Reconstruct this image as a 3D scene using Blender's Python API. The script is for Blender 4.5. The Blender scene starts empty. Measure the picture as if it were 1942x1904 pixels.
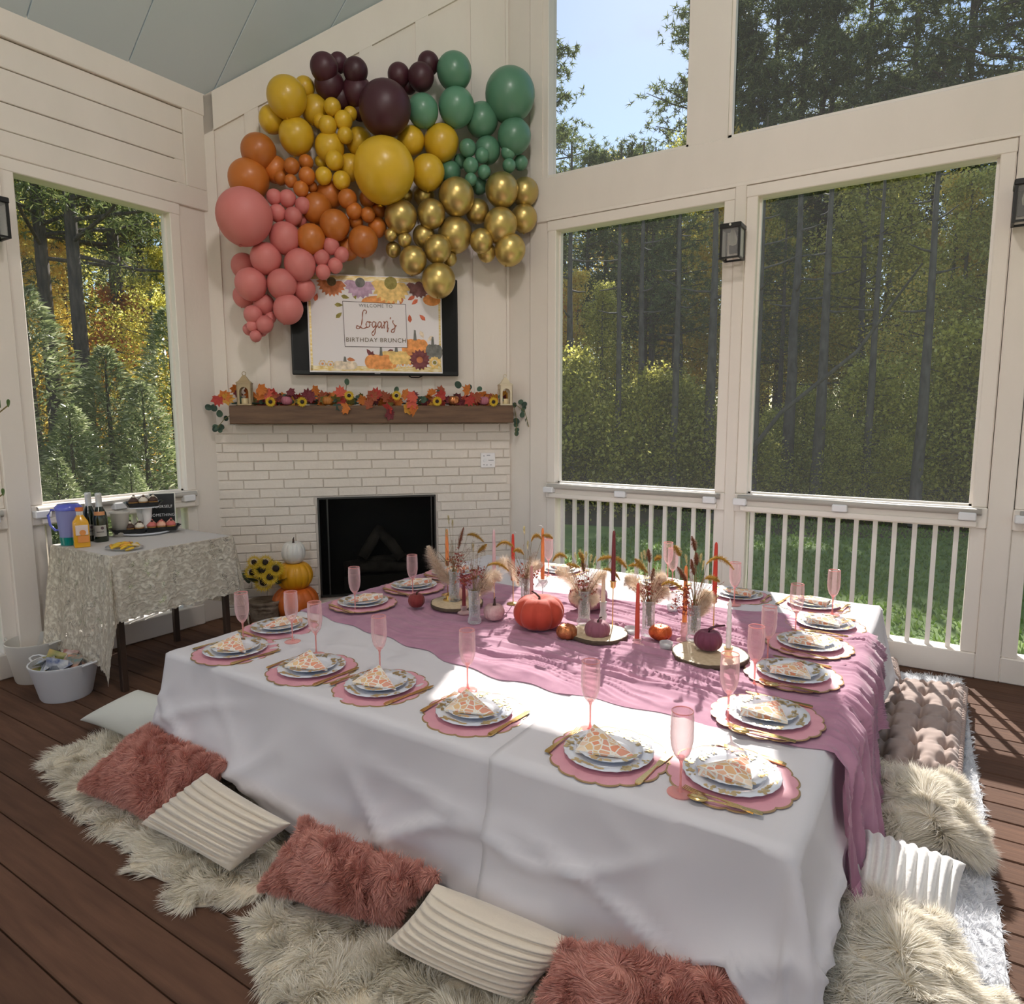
import bpy, bmesh, math, random
import numpy as np
from mathutils import Vector, Matrix, noise as mnoise
PI = math.pi
random.seed(7); RNG = np.random.default_rng(11)
SC = bpy.context.scene; COL = SC.collection
# ---------------------------------------------------------------- camera
FPX, YAW, PITCH, ROLL, EYE = 1288.0, math.radians(32.73), math.radians(7.22), math.radians(.18), 1.6
cf = Vector((-math.sin(YAW)*math.cos(PITCH), math.cos(YAW)*math.cos(PITCH), -math.sin(PITCH)))
cr = Vector((math.cos(YAW), math.sin(YAW), 0)); cd = cf.cross(cr)
cr2 = cr*math.cos(ROLL) + cd*math.sin(ROLL); cd2 = -cr*math.sin(ROLL) + cd*math.cos(ROLL)
cam_data = bpy.data.cameras.new('camera'); cam = bpy.data.objects.new('camera', cam_data); COL.objects.link(cam)
cam_data.sensor_fit = 'HORIZONTAL'; cam_data.sensor_width = 36.0; cam_data.lens = 36.0*FPX/1942.0
cam_data.clip_start = .05; cam_data.clip_end = 400
M3 = Matrix((cr2, -cd2, -cf)).transposed()
cam.matrix_world = Matrix.Translation((0, 0, EYE)) @ M3.to_4x4()
SC.camera = cam
# ---------------------------------------------------------------- light
SUN_AZ, SUN_EL = math.radians(-20.5), math.radians(36.0)     # azimuth from +Y, positive towards +X
SUN_STRENGTH, SKY_STRENGTH, EXPOSURE = 5.6, 0.105, 0.62
sd = Vector((math.sin(SUN_AZ)*math.cos(SUN_EL), math.cos(SUN_AZ)*math.cos(SUN_EL), math.sin(SUN_EL)))
sl = bpy.data.lights.new('sun', 'SUN'); sl.energy = SUN_STRENGTH; sl.angle = math.radians(.55); sl.color = (1, .945, .88)
so = bpy.data.objects.new('sun', sl); COL.objects.link(so); so.rotation_euler = (-sd).to_track_quat('-Z', 'Y').to_euler(); so.location = (-10, 25, 20)
W = bpy.data.worlds.new('sky'); SC.world = W; W.use_nodes = True; nt = W.node_tree; nt.nodes.clear()
sky = nt.nodes.new('ShaderNodeTexSky'); sky.sky_type = 'NISHITA'; sky.sun_disc = False
sky.sun_elevation = SUN_EL; sky.sun_rotation = SUN_AZ; sky.air_density = 1.0; sky.dust_density = 0.15; sky.ozone_density = 1.0
bg = nt.nodes.new('ShaderNodeBackground'); wo = nt.nodes.new('ShaderNodeOutputWorld')
bg.inputs['Strength'].default_value = SKY_STRENGTH
tcw = nt.nodes.new('ShaderNodeTexCoord'); nz = nt.nodes.new('ShaderNodeTexNoise'); nz.inputs['Scale'].default_value = 3.2; nz.inputs['Detail'].default_value = 6
mpw = nt.nodes.new('ShaderNodeMapping'); mpw.inputs['Scale'].default_value = (1, 1, 2.6)
rw = nt.nodes.new('ShaderNodeValToRGB'); rw.color_ramp.elements[0].position = .52; rw.color_ramp.elements[1].position = .78
mxw = nt.nodes.new('ShaderNodeMixRGB'); mxw.inputs['Color2'].default_value = (4.2, 4.1, 4.0, 1)
nt.links.new(tcw.outputs['Generated'], mpw.inputs['Vector']); nt.links.new(mpw.outputs[0], nz.inputs['Vector']); nt.links.new(nz.outputs['Fac'], rw.inputs[0])
nt.links.new(rw.outputs[0], mxw.inputs[0]); nt.links.new(sky.outputs[0], mxw.inputs['Color1']); nt.links.new(mxw.outputs[0], bg.inputs['Color']); nt.links.new(bg.outputs[0], wo.inputs[0])
SC.view_settings.view_transform = 'Standard'; SC.view_settings.look = 'None'; SC.view_settings.gamma = 1.0
SC.view_settings.use_curve_mapping = False; SC.view_settings.exposure = EXPOSURE
try:
    SC.cycles.max_bounces = 10; SC.cycles.diffuse_bounces = 5; SC.cycles.transparent_max_bounces = 24; SC.cycles.caustics_reflective = False; SC.cycles.caustics_refractive = False
    SC.cycles.sample_clamp_indirect = 6.0; SC.cycles.use_denoising = True
except Exception: pass
# ---------------------------------------------------------------- pixel ray onto a real plane (layout measured in the photograph)
def ray(px, py): return cr2*((px-971)/FPX) + cd2*((py-952)/FPX) + cf
def onz(px, py, z=0.0):
    d = ray(px, py); t = (z-EYE)/d.z; return Vector((d.x*t, d.y*t, z))
S2 = 2**-.5
def P(u, d, z): return Vector((S2*(u-d), S2*(u+d), z))          # fireplace wall frame: u along, d distance, z up
def ond(px, py, dd):
    r = ray(px, py); t = dd/(-S2*r.x+S2*r.y); q = r*t; return Vector((S2*(q.x+q.y), dd, q.z+EYE))   # (u, d, z)
# ---------------------------------------------------------------- materials
def mat(name, col, rough=.6, metal=0.0, col2=None, nscale=8.0, stretch=(1, 1, 1), bump=None, sheen=0.0, coat=0.0, transl=0.0, alpha=1.0, rnd=0.0, coord='Object', emit=None, spec=None, island=None, detail=4, sss=0.0):
    m = bpy.data.materials.new(name); m.use_nodes = True; n = m.node_tree; L = n.links; b = n.nodes['Principled BSDF']
    b.inputs['Base Color'].default_value = (*col, 1); b.inputs['Roughness'].default_value = rough; b.inputs['Metallic'].default_value = metal
    if sheen: b.inputs['Sheen Weight'].default_value = sheen; b.inputs['Sheen Roughness'].default_value = .4
    if coat: b.inputs['Coat Weight'].default_value = coat; b.inputs['Coat Roughness'].default_value = .2
    if spec is not None: b.inputs['Specular IOR Level'].default_value = spec
    if alpha < 1: b.inputs['Alpha'].default_value = alpha
    if sss: b.inputs['Subsurface Weight'].default_value = sss; b.inputs['Subsurface Radius'].default_value = (.02, .01, .006); b.inputs['Subsurface Scale'].default_value = .5
    if emit: b.inputs['Emission Color'].default_value = (*emit[0], 1); b.inputs['Emission Strength'].default_value = emit[1]
    src = None
    if col2 is not None or bump:
        tc = n.nodes.new('ShaderNodeTexCoord'); mp = n.nodes.new('ShaderNodeMapping'); mp.inputs['Scale'].default_value = stretch
        L.new(tc.outputs[coord], mp.inputs['Vector'])
    if col2 is not None:
        t = n.nodes.new('ShaderNodeTexNoise'); t.inputs['Scale'].default_value = nscale; t.inputs['Detail'].default_value = detail; L.new(mp.outputs[0], t.inputs['Vector'])
        r = n.nodes.new('ShaderNodeValToRGB'); r.color_ramp.elements[0].position = .35; r.color_ramp.elements[1].position = .65
        r.color_ramp.elements[0].color = (*col, 1); r.color_ramp.elements[1].color = (*col2, 1)
        L.new(t.outputs['Fac'], r.inputs[0]); src = r.outputs[0]
    if island:
        g = n.nodes.new('ShaderNodeNewGeometry'); r = n.nodes.new('ShaderNodeValToRGB'); r.color_ramp.elements.remove(r.color_ramp.elements[1])
        for i, c in enumerate(island):
            e = r.color_ramp.elements[0] if i == 0 else r.color_ramp.elements.new(i/max(1, len(island)-1)); e.color = (*c, 1)
        L.new(g.outputs['Random Per Island'], r.inputs[0]); src = r.outputs[0]
    if rnd:
        oi = n.nodes.new('ShaderNodeObjectInfo'); hs = n.nodes.new('ShaderNodeHueSaturation'); ma = n.nodes.new('ShaderNodeMapRange')
        ma.inputs['To Min'].default_value = 1-rnd; ma.inputs['To Max'].default_value = 1+rnd
        L.new(oi.outputs['Random'], ma.inputs['Value']); L.new(ma.outputs[0], hs.inputs['Value']); hs.inputs['Color'].default_value = (*col, 1)
        if src: L.new(src, hs.inputs['Color'])
        src = hs.outputs[0]
    if src: L.new(src, b.inputs['Base Color'])
    if bump:
        t = n.nodes.new('ShaderNodeTexNoise'); t.inputs['Scale'].default_value = bump[0]; t.inputs['Detail'].default_value = 5; L.new(mp.outputs[0], t.inputs['Vector'])
        bp = n.nodes.new('ShaderNodeBump'); bp.inputs['Strength'].default_value = bump[1]; bp.inputs['Distance'].default_value = bump[2] if len(bump) > 2 else .01
        L.new(t.outputs['Fac'], bp.inputs['Height']); L.new(bp.outputs[0], b.inputs['Normal'])
    if transl:
        tr = n.nodes.new('ShaderNodeBsdfTranslucent'); mx = n.nodes.new('ShaderNodeMixShader'); mx.inputs[0].default_value = transl
        tr.inputs['Color'].default_value = (*col, 1)
        if src: L.new(src, tr.inputs['Color'])
        L.new(b.outputs[0], mx.inputs[1]); L.new(tr.outputs[0], mx.inputs[2]); L.new(mx.outputs[0], n.nodes['Material Output'].inputs['Surface'])
    return m
def clear_mat(name, tint, amt=.75, rough=.08, bumps=None, diff=None):
    """thin clear plastic / glass: tinted transparency mixed with gloss by facing angle"""
    m = bpy.data.materials.new(name); m.use_nodes = True; n = m.node_tree; L = n.links; n.nodes.clear()
    o = n.nodes.new('ShaderNodeOutputMaterial'); t = n.nodes.new('ShaderNodeBsdfTransparent'); t.inputs[0].default_value = (*tint, 1)
    g = n.nodes.new('ShaderNodeBsdfPrincipled'); g.inputs['Base Color'].default_value = (*(diff or tint), 1); g.inputs['Roughness'].default_value = rough
    lw = n.nodes.new('ShaderNodeLayerWeight'); lw.inputs[0].default_value = .35; mr = n.nodes.new('ShaderNodeMapRange'); mr.inputs['To Min'].default_value = 1-amt; mr.inputs['To Max'].default_value = 1.0
    mx = n.nodes.new('ShaderNodeMixShader'); L.new(lw.outputs['Facing'], mr.inputs['Value']); L.new(mr.outputs[0], mx.inputs[0]); L.new(t.outputs[0], mx.inputs[1]); L.new(g.outputs[0], mx.inputs[2]); L.new(mx.outputs[0], o.inputs[0])
    if bumps:
        tc = n.nodes.new('ShaderNodeTexCoord'); v = n.nodes.new('ShaderNodeTexVoronoi'); v.inputs['Scale'].default_value = bumps; L.new(tc.outputs['Object'], v.inputs['Vector'])
        bp = n.nodes.new('ShaderNodeBump'); bp.inputs['Strength'].default_value = .8; bp.inputs['Distance'].default_value = .004; L.new(v.outputs['Distance'], bp.inputs['Height']); L.new(bp.outputs[0], g.inputs['Normal']); L.new(bp.outputs[0], lw.inputs['Normal'])
    return m
# ---------------------------------------------------------------- mesh helpers
def link(o, parent=None):
    COL.objects.link(o)
    if parent is not None: o.parent = parent
    return o
def tag(o, label=None, cat=None, group=None, kind=None):
    if label: o['label'] = label
    if cat: o['category'] = cat
    if group: o['group'] = group
    if kind: o['kind'] = kind
    return o
def empty(name, loc=(0, 0, 0), rz=0, label=None, cat=None, group=None, kind=None):
    o = bpy.data.objects.new(name, None); o.location = loc; o.rotation_euler = (0, 0, rz); o.empty_display_size = .05; link(o); return tag(o, label, cat, group, kind)
class MB:
    def __init__(s): s.v = []; s.f = []
    def add(s, vs, fs, M=None):
        k = len(s.v)
        s.v += [tuple(M @ Vector(v)) for v in vs] if M is not None else [tuple(v) for v in vs]
        s.f += [tuple(i+k for i in f) for f in fs]; return s
    def box(s, x0, x1, y0, y1, z0, z1, M=None):
        return s.add([(x0, y0, z0), (x1, y0, z0), (x1, y1, z0), (x0, y1, z0), (x0, y0, z1), (x1, y0, z1), (x1, y1, z1), (x0, y1, z1)],
                     [(0, 3, 2, 1), (4, 5, 6, 7), (0, 1, 5, 4), (1, 2, 6, 5), (2, 3, 7, 6), (3, 0, 4, 7)], M)
    def bbox(s, x0, x1, y0, y1, z0, z1, b=.004, M=None):     # box with softened edges
        bm = bmesh.new(); bmesh.ops.create_cube(bm, size=1)
        for v in bm.verts: v.co = Vector(((x0+x1)/2+v.co.x*(x1-x0), (y0+y1)/2+v.co.y*(y1-y0), (z0+z1)/2+v.co.z*(z1-z0)))
        bmesh.ops.bevel(bm, geom=bm.edges[:], offset=b, segments=1, affect='EDGES'); bm.verts.index_update()
        s.add([v.co.copy() for v in bm.verts], [[v.index for v in f.verts] for f in bm.faces], M); bm.free(); return s
    def lathe(s, prof, n=24, M=None, fn=None):
        vs = []; fs = []; m = len(prof)
        for i in range(n):
            a = 2*PI*i/n; c, q = math.cos(a), math.sin(a)
            for r, z in prof:
                k = fn(a, r, z) if fn else 1
                vs.append((r*c*k, r*q*k, z))
        for i in range(n):
            for j in range(m-1):
                a = i*m+j; b = ((i+1) % n)*m+j; fs.append((a, b, b+1, a+1))
        return s.add(vs, fs, M)
    def sphere(s, r=1, c=(0, 0, 0), sc=(1, 1, 1), n=20, m=12, M=None):
        p = [(math.sin(PI*j/m)*r if 0 < j < m else 0.0001, -math.cos(PI*j/m)*r) for j in range(m+1)]
        T = Matrix.Translation(c) @ Matrix.Diagonal((*sc, 1)); return s.lathe(p, n, (M @ T) if M is not None else T)
    def tube(s, pts, r, n=8, cap=True):
        pts = [Vector(p) for p in pts]; k = len(s.v); m = len(pts); up = Vector((0, 0, 1))
        for i, p in enumerate(pts):
            t = (pts[min(i+1, m-1)]-pts[max(i-1, 0)]); t = t.normalized() if t.length > 1e-9 else Vector((0, 0, 1))
            a = t.cross(up) if abs(t.z) < .95 else t.cross(Vector((1, 0, 0))); a.normalize(); b = t.cross(a); rr = r[i] if hasattr(r, '__len__') else r
            for j in range(n):
                q = 2*PI*j/n; s.v.append(tuple(p+(a*math.cos(q)+b*math.sin(q))*rr))
        for i in range(m-1):
            for j in range(n):
                j2 = (j+1) % n; s.f.append((k+i*n+j, k+i*n+j2, k+(i+1)*n+j2, k+(i+1)*n+j))
        if cap: s.f.append(tuple(k+j for j in range(n))); s.f.append(tuple(k+(m-1)*n+j for j in reversed(range(n))))
        return s
    def prism(s, poly, z0, z1, M=None):       # polygon in xy pushed from z0 to z1
        n = len(poly); vs = [(x, y, z0) for x, y in poly]+[(x, y, z1) for x, y in poly]
        return s.add(vs, [tuple(reversed(range(n))), tuple(range(n, 2*n))]+[(i, (i+1) % n, n+(i+1) % n, n+i) for i in range(n)], M)
    def build(s, name, m, parent=None, smooth=False, loc=None, rot=None, angle=None):
        me = bpy.data.meshes.new(name); me.from_pydata(s.v, [], s.f)
        if smooth: me.polygons.foreach_set('use_smooth', [True]*len(me.polygons))
        me.materials.append(m); me.update(); o = bpy.data.objects.new(name, me)
        if loc is not None: o.location = loc
        if rot is not None: o.rotation_euler = rot
        if smooth and angle: me.set_sharp_from_angle(angle=math.radians(angle))
        return link(o, parent)
def tri_mesh(name, V, T, m, parent=None, smooth=False, quads=False):
    k = 4 if quads else 3
    me = bpy.data.meshes.new(name); V = np.asarray(V, np.float32); T = np.asarray(T, np.int32)
    me.vertices.add(len(V)); me.vertices.foreach_set('co', V.ravel()); me.loops.add(T.size); me.loops.foreach_set('vertex_index', T.ravel())
    me.polygons.add(len(T)); me.polygons.foreach_set('loop_start', np.arange(0, T.size, k, dtype=np.int32)); me.polygons.foreach_set('loop_total', np.full(len(T), k, np.int32))
    if smooth: me.polygons.foreach_set('use_smooth', np.ones(len(T), bool))
    me.materials.append(m); me.update(calc_edges=True); o = bpy.data.objects.new(name, me); return link(o, parent)
def grid_faces(nu, nv, wrap=False):
    i, j = np.meshgrid(np.arange(nu-1), np.arange(nv-1), indexing='ij'); a = (i*nv+j).ravel()
    return np.stack([a, a+nv, a+nv+1, a+1], 1)
def _h(ix, iy, s):
    n = (ix*374761393+iy*668265263+s*982451653) & 0x7fffffff; n = ((n ^ (n >> 13))*1274126177) & 0x7fffffff; return ((n ^ (n >> 16)) & 0xffff)/65535.0
def vn(x, y, s=0):                              # value noise, 0..1, arrays
    x = np.asarray(x, float); y = np.asarray(y, float); ix = np.floor(x).astype(np.int64); iy = np.floor(y).astype(np.int64); fx = x-ix; fy = y-iy
    fx = fx*fx*(3-2*fx); fy = fy*fy*(3-2*fy)
    return (_h(ix, iy, s)*(1-fx)+_h(ix+1, iy, s)*fx)*(1-fy)+(_h(ix, iy+1, s)*(1-fx)+_h(ix+1, iy+1, s)*fx)*fy
def fbm(x, y, s=0, o=3): return sum(vn(x*2**k, y*2**k, s+k*17)*.5**k for k in range(o))/sum(.5**k for k in range(o))
def copy_tree(o, loc=None, rz=None, label=None, group=None, parent=None, scale=None):
    c = o.copy(); COL.objects.link(c)
    if parent is not None: c.parent = parent
    if loc is not None: c.location = loc
    if rz is not None: c.rotation_euler = (0, 0, rz)
    if scale is not None: c.scale = scale
    if label: c['label'] = label
    if group: c['group'] = group
    for ch in [k for k in o.children]: copy_tree(ch, parent=c)
    return c
ORD = ['first', 'second', 'third', 'fourth', 'fifth', 'sixth', 'seventh', 'eighth', 'ninth', 'tenth', 'eleventh', 'twelfth', 'thirteenth', 'fourteenth', 'fifteenth', 'sixteenth', 'seventeenth', 'eighteenth', 'nineteenth', 'twentieth']
# ================================================================ SETTING
WHT = mat('painted_white_wood', (.79, .725, .66), .55, col2=(.76, .70, .635), nscale=5, bump=(60, .18, .004), stretch=(1, 1, .4))
WHT2 = mat('painted_white_trim', (.80, .74, .675), .5, bump=(40, .12, .004))
WHB = mat('painted_white_baluster', (.80, .76, .71), .4)
BRK = mat('painted_white_brick', (.77, .70, .625), .6, col2=(.74, .67, .60), nscale=9, bump=(45, .5, .006))
CEIL = mat('pale_blue_ceiling_paint', (.53, .60, .63), .6, bump=(30, .1, .004))
DECK = mat('brown_composite_deck', (.13, .067, .041), .78, spec=.2, col2=(.092, .047, .03), nscale=3, stretch=(1, 10, 4), bump=(9, .35, .005), rnd=.16)
DARKG = mat('dark_gap', (.02, .015, .012), .9)
SCREEN = bpy.data.materials.new('insect_screen'); SCREEN.use_nodes = True
_n = SCREEN.node_tree; _n.nodes.clear(); _o = _n.nodes.new('ShaderNodeOutputMaterial'); _t = _n.nodes.new('ShaderNodeBsdfTransparent'); _d = _n.nodes.new('ShaderNodeBsdfDiffuse'); _tl = _n.nodes.new('ShaderNodeBsdfTranslucent'); _a = _n.nodes.new('ShaderNodeMixShader'); _m = _n.nodes.new('ShaderNodeMixShader')
_d.inputs[0].default_value = (.30, .30, .30, 1); _tl.inputs[0].default_value = (.30, .30, .30, 1); _a.inputs[0].default_value = .5; _m.inputs[0].default_value = .09
_n.links.new(_d.outputs[0], _a.inputs[1]); _n.links.new(_tl.outputs[0], _a.inputs[2]); _n.links.new(_t.outputs[0], _m.inputs[1]); _n.links.new(_a.outputs[0], _m.inputs[2]); _n.links.new(_m.outputs[0], _o.inputs[0])
POLE = mat('grey_roller_pole', (.42, .39, .35), .45)
CLIP = mat('white_plastic_clip', (.8, .8, .82), .3)
XL, YB, XR, YR = -4.83, 4.91, 3.03, -3.2
SLOPE = .855; CZ = 3.93; XRIDGE = -.9
def ceil_z(x): return CZ + SLOPE*(x-XL) if x < XRIDGE else CZ + SLOPE*(2*XRIDGE-x-XL)
# deck: one board per plank
flo = MB().box(-5.0, 3.2, -3.4, 5.05, -.20, -.045).build('floor', DARKG); tag(flo, kind='structure')
y = -3.3; k = 0; protob = MB().bbox(-4.1, 4.1, 0, .136, -.028, 0, .004).build('deck_board', DECK, flo, loc=(-.9, y, 0))
while y < 4.9:
    y += .1405
    c = protob.copy(); COL.objects.link(c); c.parent = flo; c.location = (-.9+random.uniform(-.02, .02), y, random.uniform(-.0015, .0015))
# ---- screened bay builder, in local frame: x along, y outward, z up
def bay(parent, x0, x1, n_bal, first, step, rails=True):
    MB().bbox(x0-.08, x1+.08, -.035, .11, 0, .155, .006).build('bottom_rail', WHT2, parent)
    MB().bbox(x0-.08, x1+.08, -.045, .11, .925, 1.05, .006).build('top_rail', WHT2, parent)
    MB().bbox(x0-.03, x1+.03, -.075, -.045, .935, .97, .004).build('rail_moulding', WHT2, parent)
    for i in range(n_bal):
        MB().box(-.0135, .0135, -.0135, .0135, 0, .775).build('baluster', WHB, parent, loc=(first+step*i, .03, .152))
    for xx in (x0, x1):
        sx = 1 if xx == x0 else -1
        MB().bbox(min(xx-sx*.08, xx), max(xx-sx*.08, xx), -.02, .10, .155, .925, .004).build('jamb', WHT2, parent)
        MB().bbox(min(xx-sx*.075, xx), max(xx-sx*.075, xx), -.025, .10, 1.05, 3.13, .005).build('jamb', WHT2, parent)
        MB().box(min(xx, xx+sx*.014), max(xx, xx+sx*.014), .03, .06, 1.05, 3.05).build('screen_bead', WHB, parent)
    MB().bbox(x0-.078, x1+.078, -.029, .096, 3.05, 3.128, .005).build('head_casing', WHT2, parent)
    MB().box(x0, x1, .03, .06, 1.05, 1.062).build('screen_bead', WHB, parent)
    MB().add([(x0, .05, .15), (x1, .05, .15), (x1, .05, 3.06), (x0, .05, 3.06)], [(0, 1, 2, 3)]).build('insect_screen', SCREEN, parent)
    MB().tube([(x0-.05, -.055, 1.025), (x1+.05, -.055, 1.025)], .021, 10).build('roller_pole', POLE, parent, smooth=True)
    w = x1-x0
    for q in (-.03, w*.46, w-.02):
        MB().bbox(x0+q-.045, x0+q+.045, -.095, -.03, .975, 1.022, .006).build('pole_clip', CLIP, parent)
# ---- back gable wall
wr = MB().box(-3.2, -2.975, YB, YB+.15, 0, 5.6).build('wall_right', WHT); tag(wr, kind='structure')
MB().bbox(-2.968, -2.80, YB-.012, YB+.12, 0, 5.7, .004).build('panel', WHT, wr)
POSTS = [(-1.33, -1.255), (.21, .33), (1.78, 1.87)]
BAYS = [(-2.72, -1.405, 12, -2.673, .1105), (-1.18, .137, 12, -1.144, .1105), (.42, 1.70, 11, .475, .1105), (1.96, 2.95, 8, 2.03, .1105)]
for i, (a, b, n, f, st) in enumerate(BAYS):
    w = empty('window_%d' % (i+1), (0, YB, 0), kind='structure'); bay(w, a, b, n, f, st)
for i, (a, b) in enumerate([(-1.33, -1.255), (.217, .34), (1.775, 1.885), (3.02, 3.2)]):
    MB().bbox(a, b, YB-.035, YB+.12, 0, 3.14, .005).build('post', WHT, wr)
MB().bbox(-2.96, 3.1, YB-.03, YB+.13, 3.13, 3.46, .006).build('header_beam', WHT, wr)
MB().bbox(-2.8, 3.1, YB-.036, YB-.028, 3.13, 3.155, .002).build('beam_lip', WHT2, wr)
UP = [(-2.85, -1.67), (-1.40, .35), (.62, 2.0)]
for i, (a, b) in enumerate(UP):
    w = empty('window_%d' % (i+5), (0, YB, 0), kind='structure')
    za, zb = ceil_z(a)-.38, ceil_z(b)-.38; M = MB()
    pts = [(a, 3.462), (b, 3.462), (b, zb)]+([(XRIDGE, ceil_z(XRIDGE)-.38)] if a < XRIDGE < b else [])+[(a, za)]
    MB().add([(x, .07, z) for x, z in pts], [tuple(range(len(pts)))]).build('insect_screen', SCREEN, w)
    for (p, q) in zip(pts, pts[1:]+pts[:1]):
        d = Vector((q[0]-p[0], 0, q[1]-p[1])); L_ = d.length; ang = math.atan2(d.z, d.x); T = Matrix.Translation((p[0], 0, p[1])) @ Matrix.Rotation(-ang, 4, 'Y')
        MB().box(0, L_, .05, .10, 0, .012, T).build('screen_bead', DARKG, w); MB().box(0, L_, .0, .05, 0, .022, T).build('window_frame', WHT2, w)
for (a, b) in [(-2.96, -2.85), (-1.67, -1.40), (.35, .62), (2.0, 3.1)]:
    MB().prism([(a, 3.4), (b, 3.4), (b, ceil_z(b)-.05), (a, ceil_z(a)-.05)], -.13, .02, Matrix.Translation((0, YB, 0)) @ Matrix.Rotation(PI/2, 4, 'X')).build('gable_post', WHT, wr)
for sgn in (1, -1):
    xa = XL if sgn > 0 else XR; za = CZ; zr = ceil_z(XRIDGE)
    MB().prism([(xa, za), (xa, za-.36), (XRIDGE, zr-.36), (XRIDGE, zr)], -.13, .0, Matrix.Translation((0, YB, 0)) @ Matrix.Rotation(PI/2, 4, 'X')).build('rake_board', WHT, wr)
# ---- left wall: local x runs along +Y world (rotate +90), y outward = -X
wl = empty('wall_left', (XL, 0, 0), PI/2, kind='structure')
def lw(name, y0, y1, z0, z1, t0=-.02, t1=.12, m=WHT, b=.005): return MB().bbox(y0, y1, t0, t1, z0, z1, b).build(name, m, wl)
w = empty('window_8', (XL, 0, 0), PI/2, kind='structure'); bay(w, 1.985, 2.955, 9, 2.02, .1105)
w = empty('window_9', (XL, 0, 0), PI/2, kind='structure'); bay(w, .42, 1.70, 11, .46, .1105)
lw('corner_panel', 3.03, 3.4, 0, 3.5, -.01); lw('post', 1.775, 1.905, 0, 3.1, -.055, .12)
for a, b in ((-1.1, .19), (-2.9, -1.4)):
    w = empty('window_10' if a > -1.2 else 'window_11', (XL, 0, 0), PI/2, kind='structure'); bay(w, a, b, 10, a+.06, .12)
for a in (.265, -1.32, -3.1): lw('post', a, a+.12, 0, 3.1, -.055, .12)
lw('header_beam', -3.3, 3.32, 3.13, 3.275, -.03)
for i, (z0, z1) in enumerate([(3.285, 3.44), (3.446, 3.632), (3.638, 3.80)]):
    MB().bbox(-3.3, 3.10, -.012, .12, z0, z1, .004).build('shiplap_plank', WHT, wl)
lw('end_board', 3.10, 3.35, 3.275, 3.82, -.03); lw('top_board', -3.3, 3.35, 3.805, 3.985, -.035)
# ---- right wall and rear wall (behind the camera), open screened bays as well
wo_ = empty('wall_side', (XR, 0, 0), -PI/2, kind='structure')
for i, a in enumerate((-4.75, -3.1, -1.45, .2, 1.85)):
    w = empty('window_%d' % (12+i), (XR, 0, 0), -PI/2, kind='structure')
    MB().bbox(a, a+1.35, -.03, .1, 0, .155).build('bottom_rail', WHT2, w); MB().bbox(a, a+1.35, -.04, .1, .93, 1.05).build('top_rail', WHT2, w)
    for j in range(12): MB().box(a+.05+j*.11, a+.077+j*.11, .02, .046, .15, .93).build('baluster', WHB, w)
    MB().bbox(a+1.35, a+1.65, -.03, .1, 0, 3.1).build('post', WHT, wo_)
MB().bbox(-4.9, 3.3, -.03, .1, 3.1, 3.97).build('header_beam', WHT, wo_)
rear = MB().box(XL, XR, YR-.1, YR, 0, .9).build('wall_rear', WHT); tag(rear, kind='structure')
for a in (-4.83, -2.9, -.95, 1.0, 2.9): MB().bbox(a, a+.2, YR-.1, YR+.02, .9, 3.2).build('post', WHT, rear)
MB().prism([(XL, 3.1), (XR, 3.1), (XR, CZ), (XRIDGE, ceil_z(XRIDGE)), (XL, CZ)], 0, .1, Matrix.Translation((0, YR, 0)) @ Matrix.Rotation(PI/2, 4, 'X')).build('gable_board', WHT, rear)
# ---- ceiling: boards laid up the slope
ce = empty('ceiling', kind='structure'); LEN = (XRIDGE-XL)*math.hypot(1, SLOPE)
y = YR-.1; ang = math.atan(SLOPE)
cp = {s: MB().bbox(0, LEN+.03, 0, .598, 0, .03, .004).build('ceiling_panel', CEIL, ce) for s in (1, -1)}
cp[1].location = (XL, y, CZ); cp[1].rotation_euler = (0, -ang, 0); cp[-1].location = (XR, y+.598, CZ); cp[-1].rotation_euler = (0, -ang, PI)
while y < 4.5:
    y += .603
    for s in (1, -1):
        c = cp[s].copy(); COL.objects.link(c); c.parent = ce; c.location.y += y-(YR-.1)
MB().box(XL-.6, XL+LEN*.0+.0, YR-.3, YB+.3, CZ-.1, CZ-.06).build('soffit', WHT, ce)
# ---- fireplace wall across the corner (local x = u, y = d)
fw = empty('wall_fireplace', (0, 0, 0), PI/4, kind='structure'); D0 = 5.72
TI = Matrix.Rotation(-PI/4, 4, 'Z')
def slope_z(u): return ceil_z(P(u, D0, 0).x)
cut = MB(); U0, U1 = -1.19, 1.223; Z0 = 1.54
cut.prism([(U0, Z0), (U1, Z0), (U1, slope_z(U1)), (U0, slope_z(U0))], -.06, 0, Matrix.Translation((0, D0, 0)) @ Matrix.Rotation(PI/2, 4, 'X')).build('wall_board', WHT, fw)
for u in (-.80, -.375, .055, .487, .92, 1.20):
    w_ = .10 if u < 1.1 else .023
    T = Matrix.Translation((0, D0, 0)) @ Matrix.Rotation(PI/2, 4, 'X')
    MB().prism([(u, Z0), (u+w_, Z0), (u+w_, slope_z(u+w_)), (u, slope_z(u))], 0, .018, T).build('batten', WHT, fw)
MB().prism([(U0, slope_z(U0)-.27), (U1, slope_z(U1)-.27), (U1, slope_z(U1)), (U0, slope_z(U0))], 0, .02, T).build('rake_board', WHT, fw)
MB().prism([(U0, Z0), (U0+.17, Z0), (U0+.17, slope_z(U0+.17)), (U0, slope_z(U0))], 0, .02, T).build('batten', WHT, fw)
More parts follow.
